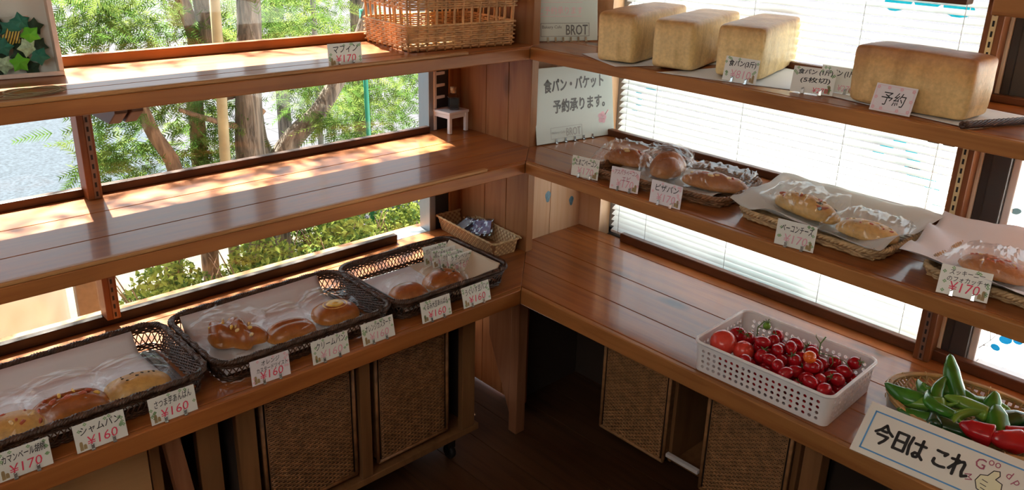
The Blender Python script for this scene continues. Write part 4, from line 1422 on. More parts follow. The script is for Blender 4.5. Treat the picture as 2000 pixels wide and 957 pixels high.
# ------------------------------------------------------------------ breads and clear bags
def bread(label, c, z, size, rz, mat, shape='round', seed=0, group='bagged breads', top=None):
    L, Wd, H = size
    t = thing('bread_bun', label, 'bread', (c[0], c[1], z), rz, group)
    f = MB()
    rng = random.Random(seed)
    def fn(q):
        x, y, zz = q
        zz = zz * (1.0 if zz > 0 else .38)
        k = 1 + .05 * noise.noise(Vector((x * 1.6 + seed, y * 1.6, zz * 1.6)))
        if shape == 'twist':
            k *= 1 + .13 * math.sin(x * 7 + y * 3)
            zz *= 1 + .2 * math.sin(x * 7 + y * 5)
        if shape == 'long':
            k *= 1 + .04 * math.sin(x * 9)
            zz *= 1 + .10 * math.sin(x * 10 + y * 4)
        if shape == 'slit' and abs(y) < .28 and zz > .4:
            zz -= .16 * (1 - abs(y) / .28)
        e = 2.5
        l = (abs(x) ** e + abs(y) ** e) ** (1 / e)
        r_ = math.hypot(x, y)
        s = (r_ / l if l > 1e-6 else 1)
        return Vector((x * k * s, y * k * s, zz))
    f.ball((0, 0, H * .30), (L / 2, Wd / 2, H * .72), 28, 18, fn)
    f.build('crust', mat, t)
    if top:
        top(t, L, Wd, H)
    return t
def top_custard(t, L, W_, H):
    f = MB()
    def fn(u, v):
        a = 2 * pi * u; r = v
        z = H * .30 + H * .72 * math.sqrt(max(0, 1 - (.52 * r) ** 2)) + .002 * (1 - r)
        return (.26 * L * r * math.cos(a), .26 * W_ * r * math.sin(a), z + .001 * math.sin(r * 14))
    f.grid(fn, 24, 8, wrap=True)
    f.build('custard', M['custard'], t)
def top_seeds(n, mat, name='seed', s=.0026):
    def g(t, L, W_, H):
        f = MB(); rng = random.Random(n)
        for k in range(n):
            a = rng.uniform(0, 2 * pi); r = rng.uniform(0, .6)
            z = H * .30 + H * .72 * math.sqrt(1 - r * r)
            f.ball((L / 2 * r * math.cos(a), W_ / 2 * r * math.sin(a), z + .0004), (s * rng.uniform(.7, 1.6), s, s * .6), 8, 5)
        f.build(name, mat, t)
    return g
def top_strips(mats, n):
    def g(t, L, W_, H):
        rng = random.Random(n)
        f = MB()
        for k in range(n * 3):
            x = -L * .36 + L * .72 * k / (n * 3 - 1)
            y = rng.uniform(-.24, .24) * W_
            q = (x / (L / 2)) ** 2 + (y / (W_ / 2)) ** 2
            z = H * .30 + H * .72 * math.sqrt(max(0.02, 1 - q))
            a = rng.uniform(0, 3)
            def fn(p, a=a, k=k):
                j = 1 + .35 * noise.noise(Vector((p.x * 2 + k, p.y * 2, p.z * 2)))
                return Vector(((p.x * math.cos(a) - p.y * .5 * math.sin(a)) * j, (p.x * math.sin(a) + p.y * .5 * math.cos(a)) * j, p.z * j - .12 * (p.x * p.x)))
            s_ = rng.uniform(.6, 1.2)
            f.ball((x, y, z - .0015), (L * .058 * s_, L * .058 * s_, H * .075), 12, 8, fn, mi=rng.randrange(len(mats)))
        f.build('topping', mats, t)
    return g
def bag(label, c, z, size, rz, seed, mat='bag', tail=.05, tail_dir=1, group='clear bread bags'):
    """crumpled clear pillow bag, pinched at its ends; one end flares up as a loose tail"""
    L, Wd, H = size
    rng = random.Random(seed)
    f = MB()
    nu, nv = 34, 26
    def fn(u, v):
        s = 2 * u - 1
        a = 2 * pi * v
        pinch = (1 - abs(s) ** 3.2)
        x = s * (L / 2 + .012)
        y = math.cos(a) * Wd / 2 * (.86 + .14 * pinch)
        zz = math.sin(a)
        zz = (H * (.12 + .88 * pinch) * (zz * .5 + .5)) if True else 0
        if s * tail_dir > .45:
            q = (s * tail_dir - .45) / .55
            zz += tail * q ** 1.3
            x -= tail_dir * tail * .45 * q * q
            y *= 1 - .25 * q + .2 * math.sin(q * 9 + seed) * .3
        p = Vector((x, y, zz))
        n = noise.noise(Vector((x * 30 + seed, y * 30, zz * 26))) * .006 + (1 - min(1, abs(noise.noise(Vector((x * 34 + seed, y * 22 + x * 20, zz * 30 + seed)))) * 5.5)) ** 2 * .010
        d = Vector((0, math.cos(a), math.sin(a) * .8))
        p += d * n
        p.z = max(p.z, .0008)
        return tuple(p)
    f.grid(fn, nu, nv, smooth=False)
    o = f.build('clear_bag', M[mat])
    o.location = (c[0], c[1], z); o.rotation_euler = (0, 0, rz)
    return tag(o, label, 'bag', group)
zb = ZL + .0095
BUNS = [
 # label-ish, centre, z, size, rz, mat, shape, top, bag extra
 ('golden bun with filling at the left edge of the first tray', (-.045, -1.405), zb, (.150, .10, .055), R(85), 'bun_pale', 'round', top_strips([M['cheese'], M['ham']], 4)),
 ('shiny brown sausage bun split along the top in the first tray', (-.052, -1.290), zb, (.155, .085, .060), R(84), 'bun', 'slit', top_strips([M['custard'], M['ham']], 3)),
 ('golden bun with dark seeds and sweet potato bits in the first tray', (-.045, -1.150), zb, (.145, .095, .052), R(78), 'bun_pale', 'round', top_seeds(12, M['topping_dark'])),
 ('twisted custard bun at the left of the middle tray', (-.125, -.885), zb, (.150, .090, .066), R(38), 'bun', 'twist', top_strips([M['custard'], M['cheese']], 4)),
 ('smooth shiny brown cream bun in the middle of the middle tray', (-.066, -.760), zb, (.130, .090, .050), R(82), 'bun', 'slit', None),
 ('orange custard bun with a custard disc at the right of the middle tray', (-.085, -.618), zb, (.130, .110, .050), R(80), 'bun', 'round', top_custard),
 ('round brown bean bun at the left of the corner tray', (-.050, -.400), zb, (.112, .100, .052), R(85), 'bun', 'round', None),
 ('round brown bun with a dark dot at the right of the corner tray', (-.058, -.268), zb, (.125, .105, .054), R(85), 'bun', 'round', top_seeds(4, M['topping_dark'], 'seed', .004)),
]
for k, (lab, c, z, sz, rz, mt_, sh, tp) in enumerate(BUNS):
    bread(lab, c, z, sz, rz, M[mt_], sh, k + 1, top=tp)
    n = Vector((-math.sin(rz), math.cos(rz)))
    cc = Vector(c) + Vector((-.028, 0))
    bag('clear crinkled bag around the ' + lab.split(' in the ')[0].split(' at the ')[0], (cc.x + (.02 if k > 5 else 0), cc.y), z - .001, (.125 if k > 5 else .175, sz[0] + .016, sz[2] + .020), rz - pi / 2, k + 11, 'bag', .035, -1 if True else 1)
zr = ZM + .0105
RB = [
 ('reddish baked egg bacon bread at the left of the dark oval tray', (.235, .195), zr, (.150, .085, .050), R(22), 'bun_red', 'long', top_strips([M['cheese'], M['ham'], M['bun_red']], 5), .04),
 ('round bread standing toward the viewer in the middle of the oval tray', (.370, .205), zr, (.125, .085, .062), R(105), 'bun_red', 'twist', None, .02),
 ('long pizza bread at the right of the dark oval tray', (.530, .205), zr, (.185, .080, .046), R(14), 'bun_red', 'long', top_strips([M['cheese'], M['ham']], 5), .03),
 ('long bacon cheese roll on the greaseproof sheet', (.800, .205), zr + .002, (.195, .072, .052), R(-14), 'bun_pale', 'long', top_strips([M['ham'], M['cheese'], M['bun_pale'], M['topping_dark']], 7), .055),
 ('oval cheese topped bread at the right on the greaseproof sheet', (.975, .175), zr + .002, (.145, .085, .042), R(2), 'bun_pale', 'round', top_strips([M['cheese'], M['bun_pale'], M['ham']], 5), .02),
 ('flat focaccia with red slices on the right end tray', (1.255, .178), zr + .002, (.150, .090, .040), R(-4), 'bun_red', 'round', top_strips([M['ham'], M['cheese'], M['ham']], 5), .03),
]
for k, (lab, c, z, sz, rz, mt_, sh, tp, tl) in enumerate(RB):
    bread(lab, c, z, sz, rz, M[mt_], sh, k + 31, top=tp)
    bag('clear crinkled bag around the ' + lab.split(' on the ')[0].split(' at the ')[0].split(' in the ')[0], c, z - .001, (sz[0] + .05, sz[1] + .035, sz[2] + .026), rz, k + 51, 'bag2', tl + .02, 1)

# ------------------------------------------------------------------ white perforated basket of tomatoes
BX, BY = .876, .056
BWD, BDP, BH = .362, .250, .082
bt = thing('plastic_basket', 'white perforated plastic basket of red tomatoes on the right counter', 'basket', (BX, BY, ZL + .001), R(1.5))
def holed(f, p0, p1, h0, h1, flare, cols, rows, r, th=.0022, top=.0):
    """flat wall from p0 to p1 with round holes: every cell is a square ring of 16 segments"""
    a, b = Vector(p0), Vector(p1)
    u = (b - a).normalized(); o = Vector((u.y, -u.x)); L = (b - a).length
    def pt(s, z, off):
        q = a + u * s + o * (flare * z + off)
        return (q.x, q.y, z)
    cw, ch = L / cols, (h1 - h0) / rows
    for i in range(cols):
        for j in range(rows):
            cx_, cz_ = (i + .5) * cw, h0 + (j + .5) * ch
            n = 16
            sq = []; ci = []
            for k in range(n):
                an = 2 * pi * k / n
                dx, dz = math.cos(an), math.sin(an)
                m_ = max(abs(dx), abs(dz))
                sq.append((cx_ + dx / m_ * cw / 2, cz_ + dz / m_ * ch / 2)); ci.append((cx_ + dx * r, cz_ + dz * r))
            vs = [pt(s, z, 0) for s, z in sq] + [pt(s, z, 0) for s, z in ci] + [pt(s, z, -th) for s, z in sq] + [pt(s, z, -th) for s, z in ci]
            fs = []
            for k in range(n):
                l = (k + 1) % n
                fs += [(k, l, n + l, n + k), (2 * n + l, 2 * n + k, 3 * n + k, 3 * n + l), (n + k, n + l, 3 * n + l, 3 * n + k)]
            f.add(vs, fs)
    for (z0, z1) in ((0, h0), (h1, h1 + top)):
        if z1 - z0 < 1e-5: continue
        vs = [pt(0, z0, 0), pt(L, z0, 0), pt(L, z1, 0), pt(0, z1, 0), pt(0, z0, -th), pt(L, z0, -th), pt(L, z1, -th), pt(0, z1, -th)]
        f.add(vs, [(0, 1, 2, 3), (7, 6, 5, 4), (0, 4, 5, 1), (2, 6, 7, 3)])
hw, hd = BWD / 2 - .006, BDP / 2 - .006
rc = .016
f = MB()
holed(f, (-hw + rc, -hd), (hw - rc, -hd), .008, .066, .06, 20, 4, .0044, top=.014)
holed(f, (hw - rc, hd), (-hw + rc, hd), .008, .066, .06, 20, 4, .0044, top=.014)
holed(f, (hw, -hd + rc), (hw, hd - rc), .008, .066, .06, 13, 4, .0044, top=.014)
holed(f, (-hw, hd - rc), (-hw, -hd + rc), .008, .066, .06, 13, 4, .0044, top=.014)
for (sx, sy, a0) in ((1, 1, 0), (-1, 1, 90), (-1, -1, 180), (1, -1, 270)):
    def fn(u, v, sx=sx, sy=sy, a0=a0):
        a = R(a0 + 90 * u); z = v * .080
        rr = rc + .06 * z
        return (sx * (hw - rc) + rr * math.cos(a), sy * (hd - rc) + rr * math.sin(a), z)
    f.grid(fn, 8, 4)
f.build('perforated_side', M['plastic_white'], bt)
f = MB()
ps = resample(rrect(2 * hw + .012, 2 * hd + .012, rc + .006, 8), .006)
f.tube([(p.x, p.y, .080) for p in ps], .0042, 8, True)
f.build('rim', M['plastic_white'], bt)
f = MB(); f.prism([tuple(p) for p in rrect(2 * hw, 2 * hd, rc, 6)], 0, .003); f.build('base', M['plastic_white'], bt)

def calyx_mesh():
    f = MB()
    for k in range(5):
        a = 2 * pi * k / 5
        f.tube([(0, 0, .0), (.006 * math.cos(a), .006 * math.sin(a), .0012), (.012 * math.cos(a), .012 * math.sin(a), .004)], [.0014, .0012, .0004], 5)
    f.tube([(0, 0, 0), (.001, .001, .005), (.004, .0, .011)], [.0012, .0011, .0013], 5)
    return f
def make_tomato(name, label, mat, d, group, seed, calyx=True):
    t = thing(name, label, 'tomato', (0, 0, 0), 0, group)
    f = MB()
    def fn(q):
        k = 1 - .10 * math.exp(-((q.x) ** 2 + q.y ** 2) / .05) * (1 if q.z > .5 else 0)
        return Vector((q.x, q.y, q.z * k))
    f.ball((0, 0, 0), d, 20, 14, fn)
    f.build('tomato_body', mat, t)
    if calyx:
        c = calyx_mesh().build('calyx', M['stem'], t)
        c.location = (0, 0, d[2] * .93)
    return t
rng = random.Random(21)
rad = .0158
big_t = make_tomato('tomato', 'largest orange red tomato at the left end of the white basket', M['tomato_big'], (.0335, .0335, .029), 'tomatoes in the white basket', 1, False)
big_t.location = (BX - .135, BY - .060, ZL + .066); big_t.rotation_euler = (R(30), R(20), 0)
b2_ = make_tomato('tomato', 'second large dark red tomato beside the largest one in the white basket', M['tomato_big'], (.026, .026, .026), 'tomatoes in the white basket', 2, False)
b2_.location = (BX - .085, BY - .045, ZL + .058)
b3_ = make_tomato('tomato', 'medium tomato with a green stem behind the largest one in the basket', M['tomato'], (.024, .024, .022), 'tomatoes in the white basket', 2, True)
b3_.location = (BX - .135, BY + .008, ZL + .062); b3_.rotation_euler = (R(20), R(25), 0)
placed = [(-.135, -.060, .066, .033), (-.085, -.045, .058, .027), (-.135, .008, .062, .024)]
proto_plain = make_tomato('grape_tomato', 'small glossy red grape tomato heaped in the white basket', M['tomato'], (.0150, .0150, .0205), 'tomatoes in the white basket', 3, False)
proto_cal = make_tomato('grape_tomato', 'small red grape tomato with a green calyx heaped in the white basket', M['tomato'], (.0156, .0156, .0180), 'tomatoes in the white basket', 4, True)
first = {0: True, 1: True}
cnt = 0
while cnt < 104:
    best = None
    for _ in range(50):
        x = rng.uniform(-.155, .150); y = rng.uniform(-.100, .088)
        if x < -.09 and y > .03: continue
        z = .003 + rad
        for (px, py, pz, pr) in placed:
            dd = (x - px) ** 2 + (y - py) ** 2; s = (rad + pr) ** 2
            if dd < s: z = max(z, pz + math.sqrt(s - dd))
        cost = z + .10 * ((x - .02) ** 2 / .02 + y ** 2 / .012) * .08
        if best is None or cost < best[0]: best = (cost, x, y, z)
    _, x, y, z = best
    placed.append((x, y, z, rad))
    cnt += 1
    a = (rng.uniform(0, 2 * pi), R(rng.uniform(70, 105)))
    k = 1 if rng.random() < .28 else 0
    src = proto_cal if k else proto_plain
    rot = (R(rng.uniform(-40, 40)), a[1], a[0]) if not k else (R(rng.uniform(-60, 60)), R(rng.uniform(-60, 60)), a[0])
    loc = (BX + x, BY + y, ZL + z)
    if first[k]:
        src.location = loc; src.rotation_euler = rot; first[k] = False
    else:
        copy_thing(src, loc, rot)
top = sorted(placed[3:], key=lambda q: -q[2])
og = make_tomato('grape_tomato', 'only orange grape tomato, resting on the heap in the white basket', M['tomato_orange'], (.0150, .0150, .0165), 'tomatoes in the white basket', 5, False)
q = min(placed[3:], key=lambda q: (q[0] - .055) ** 2 + (q[1] + .045) ** 2 - q[2] * .2)
og.location = (BX + q[0] - .004, BY + q[1] - .010, ZL + q[2] + .029); og.rotation_euler = (R(70), 0, .4)
gt = make_tomato('grape_tomato', 'unripe green tomato on a vine at the back left of the basket', M['pepper_l'], (.010, .010, .011), 'tomatoes in the white basket', 6, True)
gt.location = (BX - .10, BY + .085, ZL + .078)
def vine(label, pts, twigs):
    f = MB(); f.tube(pts, [.0017] * len(pts), 6)
    for tw in twigs: f.tube(tw, [.0014, .0011, .0006][:len(tw)], 5)
    return tag(f.build('tomato_vine', M['stem']), label, 'stem', 'tomato stems in the white basket')
def V(x, y, z): return (BX + x, BY + y, ZL + z)
vine('curled green tomato stem rising at the back left of the basket', [V(-.105, .05, .055), V(-.112, .062, .078), V(-.104, .075, .092), V(-.098, .088, .090)], [[V(-.112, .062, .078), V(-.09, .06, .082), V(-.075, .065, .085)]])
vine('upright green tomato stem with a long side twig at the basket right', [V(.062, .040, .058), V(.066, .046, .085), V(.064, .050, .108), V(.072, .055, .128)],
     [[V(.066, .046, .085), V(.10, .042, .092), V(.128, .05, .088)], [V(.064, .050, .108), V(.048, .055, .118), V(.045, .06, .124)], [V(.128, .05, .088), V(.142, .04, .086), V(.152, .036, .076)], [V(.10, .042, .092), V(.108, .036, .080), V(.106, .03, .07)]])
vine('short green tomato stem lying across the middle of the heap', [V(-.03, .06, .062), V(-.01, .065, .075), V(.005, .055, .074), V(.02, .05, .065)], [[V(-.01, .065, .075), V(-.02, .075, .083), V(-.025, .08, .08)]])

# ------------------------------------------------------------------ bamboo basket of peppers
PX, PY = 1.290, .168
PA, PB = .192, .134
pt_ = thing('bamboo_basket', 'shallow round bamboo basket of peppers on the right counter', 'basket', (PX, PY, ZL + .001))
f = MB()
def bowl(rr):
    return .004 + .050 * max(0, (rr - .55) / .45) ** 1.5
for k in range(26):
    s = -1 + 2 * (k + .5) / 26
    for ax in (0, 1):
        ext = math.sqrt(1 - s * s) * .97
        n = 20
        path = []
        for i in range(n + 1):
            q = -ext + 2 * ext * i / n
            x, y = (s, q) if ax == 0 else (q, s)
            rr = math.hypot(x, y)
            ph = (i + k) % 2
            path.append((x * PA, y * PB, bowl(rr) + (.0012 if (ph ^ ax) else -.0002)))
        f.tube(path, .0030, 4, False, 0, True, .35 if False else 1.0)
f.build('woven_bowl', M['bamboo'], pt_)
f = MB()
for dz, dr in ((.048, 1.0), (.056, 1.015), (.056, .985)):
    f.tube([(PA * dr * math.cos(a), PB * dr * math.sin(a), dz) for a in [2 * pi * k / 60 for k in range(60)]], .0045, 6, True)
f.build('rim', M['bamboo'], pt_)
for k in range(16):
    f = MB()
    a = 2 * pi * k / 16 + .1
    c = Vector((PA * math.cos(a), PB * math.sin(a), .053))
    o = Vector((math.cos(a), math.sin(a), 0))
    f.tube([c + o * .008 + Vector((0, 0, -.010)), c + o * .009, c + Vector((0, 0, .010)), c - o * .009, c - o * .008 + Vector((0, 0, -.010))], .0014, 5)
    f.build('binding', M['straw'], pt_)
paper_sheet('basket_paper', 'white paper corner standing up at the left of the pepper basket', [(1.118, .085), (1.165, .03), (1.30, .12), (1.16, .19)], ZL + .014, M['paper'], 'papers in the pepper basket', .0, 14, lift=lambda u, v: .055 * max(0, 1 - (u + v) / .42))
paper_sheet('basket_paper', 'large white paper rising at the right of the pepper basket', [(1.26, .16), (1.45, .12), (1.47, .26), (1.30, .24)], ZL + .018, M['paper'], 'papers in the pepper basket', .0, 15, lift=lambda u, v: .075 * u ** 1.5 + .012 * v)

def pepper(label, c, z, L, r, rz, pitch, bend, mat, seed, lobes=3, stem=True, taper=.45):
    t = thing('green_pepper' if mat is not M['pepper_r'] else 'red_pepper', label, 'pepper', (c[0], c[1], z), rz, 'peppers in the bamboo basket')
    t.rotation_euler = (0, -pitch, rz)
    f = MB()
    n, sg = 22, 22
    vs = []
    def ctr(s):
        return Vector(((s - .5) * L, bend * L * (1 - (2 * s - 1) ** 2), .12 * bend * L * math.sin(s * 5)))
    for i in range(n + 1):
        s = i / n
        prof = (min(1, (s / .10)) ** .5) * (1 - taper * s) * (max(0, 1 - s) ** .33 if s > .7 else 1) * (1 / (.3 ** .33) if False else 1)
        if s > .7: prof = (1 - taper * s) * (max(0, (1 - s) / .3)) ** .42
        c0 = ctr(s)
        for k in range(sg):
            a = 2 * pi * k / sg
            rr = r * prof * (1 + .07 * math.cos(lobes * a + seed + s * 1.5) + .05 * noise.noise(Vector((s * 5 + seed, math.cos(a), math.sin(a)))))
            vs.append((c0.x, c0.y + rr * math.cos(a), c0.z + rr * math.sin(a)))
    fs = []
    for i in range(n):
        for k in range(sg):
            l = (k + 1) % sg
            fs.append((i * sg + k, (i + 1) * sg + k, (i + 1) * sg + l, i * sg + l))
    fs.append(list(range(sg)))
    f.add(vs, fs, 0, True)
    f.build('pepper_body', mat, t)
    if stem:
        f = MB()
        c0 = ctr(0)
        f.tube([c0 + Vector((.003, 0, 0)), c0 + Vector((-.004, 0, .002)), c0 + Vector((-.013, 0, .006)), c0 + Vector((-.021, .004, .013))], [r * .42, r * .30, .0030, .0034], 8)
        f.build('stem', M['pepper_l'], t)
    return t
g, l_, d_, rd = M['pepper'], M['pepper_l'], M['pepper_d'], M['pepper_r']
zp = ZL + .046
PEP = [
 ('large curled green pepper at the left end of the bamboo basket', (1.158, .085), zp + .018, .105, .021, R(200), R(14), .22, g),
 ('tall green pepper standing highest at the back of the bamboo basket', (1.222, .165), zp + .050, .112, .021, R(140), R(48), .05, g),
 ('slim green pepper pointing up beside the tallest one', (1.218, .108), zp + .034, .098, .0145, R(105), R(30), .12, g),
 ('light green pepper lying across the left of the heap', (1.186, .068), zp + .018, .100, .0155, R(200), R(-8), .08, l_),
 ('dark pepper low behind the curled one', (1.180, .115), zp + .004, .085, .014, R(170), R(5), .15, d_),
 ('green pepper lying behind the slim upright one', (1.235, .135), zp + .030, .085, .015, R(10), R(8), .15, g),
 ('short green pepper with its stem to the right at the back', (1.270, .150), zp + .024, .070, .018, R(190), R(5), .05, g),
 ('light green pepper lying across the middle of the heap', (1.272, .100), zp + .034, .088, .016, R(185), R(5), -.08, l_),
 ('blocky green pepper standing upright at the centre right', (1.310, .135), zp + .034, .070, .021, R(100), R(60), .0, g),
 ('round dark green pepper near the red ones', (1.335, .100), zp + .028, .070, .024, R(120), R(40), .0, g),
 ('black green pepper at the far right of the heap', (1.350, .145), zp + .020, .070, .022, R(40), R(20), .0, d_),
 ('pale curved pepper with a yellowish stem in front of the round one', (1.292, .062), zp + .026, .078, .011, R(60), R(25), .25, l_),
 ('small green pepper seen end on at the front centre', (1.255, .062), zp + .014, .060, .015, R(75), R(15), .0, l_),
 ('dark green pepper at the front behind the sign', (1.275, .030), zp + .006, .075, .019, R(10), R(0), .05, d_),
 ('dark green pepper at the front left behind the sign', (1.205, .030), zp + .006, .090, .017, R(190), R(0), .08, g),
 ('curved green pepper at the back left under the tallest one', (1.190, .150), zp + .012, .095, .016, R(160), R(6), .22, g),
 ('short light green pepper at the back right of the heap', (1.300, .175), zp + .012, .075, .017, R(20), R(8), .12, l_),
 ('dark green pepper low at the right of the heap', (1.385, .170), zp + .008, .080, .019, R(100), R(10), .1, d_),
 ('green pepper with bent tip lying in front of the light green ones', (1.228, .078), zp + .030, .085, .014, R(150), R(12), .30, g),
 ('green pepper at the bottom of the heap below the slim one', (1.232, .045), zp + .014, .090, .016, R(110), R(8), .05, d_),
]
for k, (lab, c, z, L, r, rz, pt0, bd, mt_) in enumerate(PEP):
    pepper(lab, (c[0], c[1] + .040), z, L * 1.12, r * 1.22, rz, pt0, bd, mt_, k * 1.7)
pepper('glossy red pepper on its side at the front right of the basket', (1.318, .068), zp + .030, .070, .026, R(190), R(5), .05, rd, 5, 4)
pepper('second red pepper at the right edge of the photo', (1.372, .078), zp + .030, .070, .028, R(230), R(10), .0, rd, 6, 4)
pepper('third red pepper behind the other red ones', (1.390, .130), zp + .024, .068, .026, R(30), R(20), .0, rd, 7, 4)

# ------------------------------------------------------------------ star box, twine, miniature chair
t = thing('shadow_box', 'whitewashed wooden shadow box full of paper stars on the top left shelf', 'frame', (-.362, -1.235, ZT + .001), R(82))
t.rotation_euler = (-R(12), 0, R(83))
w, h, dp = .235, .20, .044
FB = .010
f = MB()
f.b2(-w / 2, w / 2, 0, dp, 0, FB); f.b2(-w / 2, w / 2, 0, dp, h - FB, h)
f.b2(-w / 2, -w / 2 + FB, 0, dp, FB, h - FB); f.b2(w / 2 - FB, w / 2, 0, dp, FB, h - FB)
f.build('frame', M['frame_white'], t, .0015)
f = MB(); f.b2(-w / 2 + .004, w / 2 - .004, dp - .004, dp, .004, h - .004)
M['box_back'] = plain('printed backing card', (.72, .70, .68), .8, var=.06, bscale=8); f.build('backing_card', M['box_back'], t)
f = MB(); f.b2(-w / 2 + FB, w / 2 - FB, .004, .0055, FB, h - FB); f.build('glass_pane', M['glass'], t)
for k, (x, mt_) in enumerate(((-.03, 'yellow_print'), (.0, 'green_print'), (.03, 'blue_print'), (.06, 'pink_print'))):
    f = MB(); f.add([(x - .012, dp - .0046, .135), (x + .012, dp - .0046, .137), (x, dp - .0046, .115)], [(0, 2, 1)])
    M['flag%d' % k] = plain('flag %d' % k, [(.75, .66, .25), (.50, .60, .56), (.58, .56, .52), (.78, .45, .40)][k], .8)
    f.build('printed_flag', M['flag%d' % k], t)
BOXT = t
def star(f, r, th):
    vs = [(0, -th, 0), (0, th, 0)]
    for k in range(10):
        a = pi / 2 + k * pi / 5
        q = r if k % 2 == 0 else r * .62
        vs.append((q * math.cos(a), 0, q * math.sin(a)))
    fs = []
    for k in range(10):
        i, j = 2 + k, 2 + (k + 1) % 10
        fs += [(0, i, j), (1, j, i)]
    f.add(vs, fs)
def stripes(name, a, b, sc):
    mt, t, bs = nt(name)
    tc = N(t, 'ShaderNodeTexCoord'); wv = N(t, 'ShaderNodeTexWave'); wv.inputs['Scale'].default_value = sc
    t.links.new(tc.outputs['Object'], wv.inputs[0])
    c = ramp(t, wv.outputs[1], [(.45, a), (.55, b)])
    t.links.new(c, bs.inputs['Base Color']); bs.inputs['Roughness'].default_value = .6
    return mt
SM = {'lime': plain('lime paper', (.12, .48, .02), .6), 'teal': plain('teal paper', (.01, .16, .12), .6), 'mint': plain('mint check paper', (.40, .58, .42), .6, var=.3, bscale=150), 'gold': stripes('gold striped paper', (.60, .48, .10), (.05, .05, .03), 60)}
M['star_shade'] = plain('shaded green paper', (.012, .045, .022), .7)  # dark tone stands for shade deep in the box, on added stars
STARS = [('lime', .036, .030, 'lime paper star at the bottom centre of the shadow box'), ('lime', -.052, .036, 'lime paper star at the bottom left of the shadow box'), ('lime', -.022, .074, 'lime paper star in the middle left of the shadow box'), ('lime', .066, .090, 'lime paper star at the right side of the shadow box'),
 ('teal', .010, .066, 'dark teal paper star in the middle of the shadow box'), ('teal', -.005, .092, 'dark teal paper star above the middle of the shadow box'), ('teal', .030, .104, 'dark teal paper star under the topmost one'), ('teal', .052, .118, 'topmost dark teal paper star in the shadow box'), ('teal', .076, .042, 'dark teal paper star at the bottom right corner of the box'),
 ('mint', -.075, .052, 'pale mint paper star at the lower left of the shadow box'), ('mint', -.078, .112, 'pale mint paper star at the upper left of the shadow box'), ('mint', -.034, .105, 'pale mint patterned star above the lime one'), ('mint', .056, .062, 'pale mint patterned star at the right of the shadow box'),
 ('gold', -.058, .084, 'gold striped paper star at the left of the shadow box'), ('gold', .030, .086, 'gold striped paper star right of centre in the box'), ('gold', -.018, .042, 'gold striped paper star at the bottom of the shadow box'), ('gold', -.030, .118, 'gold striped paper star at the top of the heap'), ('mint', .005, .028, 'pale mint star half hidden at the bottom of the box')]
bm_ = BOXT.matrix_basis
bm_ = Matrix.Translation(BOXT.location) @ BOXT.rotation_euler.to_matrix().to_4x4()
for k, (c, x, z, lab) in enumerate(STARS):
    f = MB(); star(f, .0225, .008)
    o = f.build('paper_star', SM[c])
    o.matrix_world = bm_ @ Matrix.Translation((x, .017, z + .004)) @ Matrix.Rotation(k * .7, 4, 'Y') @ Matrix.Rotation(.3 * math.sin(k * 3), 4, 'X')
    tag(o, lab, 'paper star', 'folded paper stars in the shadow box')

for k, (x, z) in enumerate(((-.085, .035), (-.045, .060), (.000, .048), (.040, .050), (.080, .070), (-.060, .118), (.008, .118), (.078, .112), (-.010, .020), (.058, .022), (-.088, .080), (.04, .075))):
    f = MB(); star(f, .021, .006)
    o = f.build('paper_star', M['star_shade'])
    o.matrix_world = bm_ @ Matrix.Translation((x, .031, z)) @ Matrix.Rotation(k * 1.1, 4, 'Y')
    tag(o, 'shaded green paper star added behind the brighter stars, its dark tone standing for shade in the box', 'paper star', 'dark paper stars at the back of the box')

f = MB()
pts = []
for k in range(90):
    a = k / 89 * 2 * pi * 3.4
    r = .032 + .010 * math.sin(a * .37) + .006 * math.sin(k * .6)
    pts.append((-.165 + .6 * r * math.cos(a) + .010 * math.sin(a * .5), -1.235 + 1.5 * r * math.sin(a), ZT + .003 + .006 * (math.sin(a * .7) + 1) * (.5 + .5 * math.sin(k * .21))))
f.tube(pts, .0014, 5)
tag(f.build('twine_coil', M['twine']), 'loose coil of thin twine in front of the shadow box', 'string')

t = thing('miniature_chair', 'small grey white doll chair standing at the corner of the middle shelf', 'chair', (-.440, .062, ZM + .001), R(5))
cw, cdp, sh_ = .075, .075, .064
for (x, y, hh, nm) in ((-cw / 2, -cdp / 2, .20, 'leg'), (-cw / 2, cdp / 2, .20, 'leg'), (cw / 2, -cdp / 2, sh_, 'leg'), (cw / 2, cdp / 2, sh_, 'leg')):
    f = MB(); f.b2(x - .006, x + .006, y - .006, y + .006, 0, hh); f.build('leg', M['grey_paint'], t, .001, 1)
f = MB(); f.b2(-cw / 2 - .004, cw / 2 + .008, -cdp / 2 - .008, cdp / 2 + .008, sh_, sh_ + .009); f.build('seat', M['grey_paint'], t, .001, 1)
f = MB()
f.b2(-cw / 2 + .004, cw / 2 - .004, -cdp / 2 - .003, -cdp / 2 + .003, sh_ - .014, sh_); f.b2(cw / 2 - .003, cw / 2 + .003, -cdp / 2, cdp / 2, sh_ - .014, sh_)
f.build('apron', M['grey_paint'], t)
f = MB()
for z in (.105, .145, .185):
    f.b2(-cw / 2 - .004, -cw / 2 + .004, -cdp / 2 + .006, cdp / 2 - .006, z, z + .011)
f.build('backrest', M['grey_paint'], t, .001, 1)
t = thing('glass_bottle', 'small square corked glass bottle of dark grains on the doll chair', 'bottle', (-.428, .066, ZM + .0755), R(20))
f = MB()
def sq(r, z, n=24): return r, z
f.lathe([(.001, .0), (.022, .001), (.024, .006), (.024, .042), (.018, .050), (.011, .054), (.011, .062), (.013, .064)], 4, (0, 0, 0), 0, False)
f.build('glass_body', M['jar_glass'], t)
f = MB(); f.lathe([(.001, .002), (.020, .003), (.021, .036), (.001, .040)], 4, (0, 0, 0), 0, False); f.build('dark_contents', M['dark_stuff'], t)
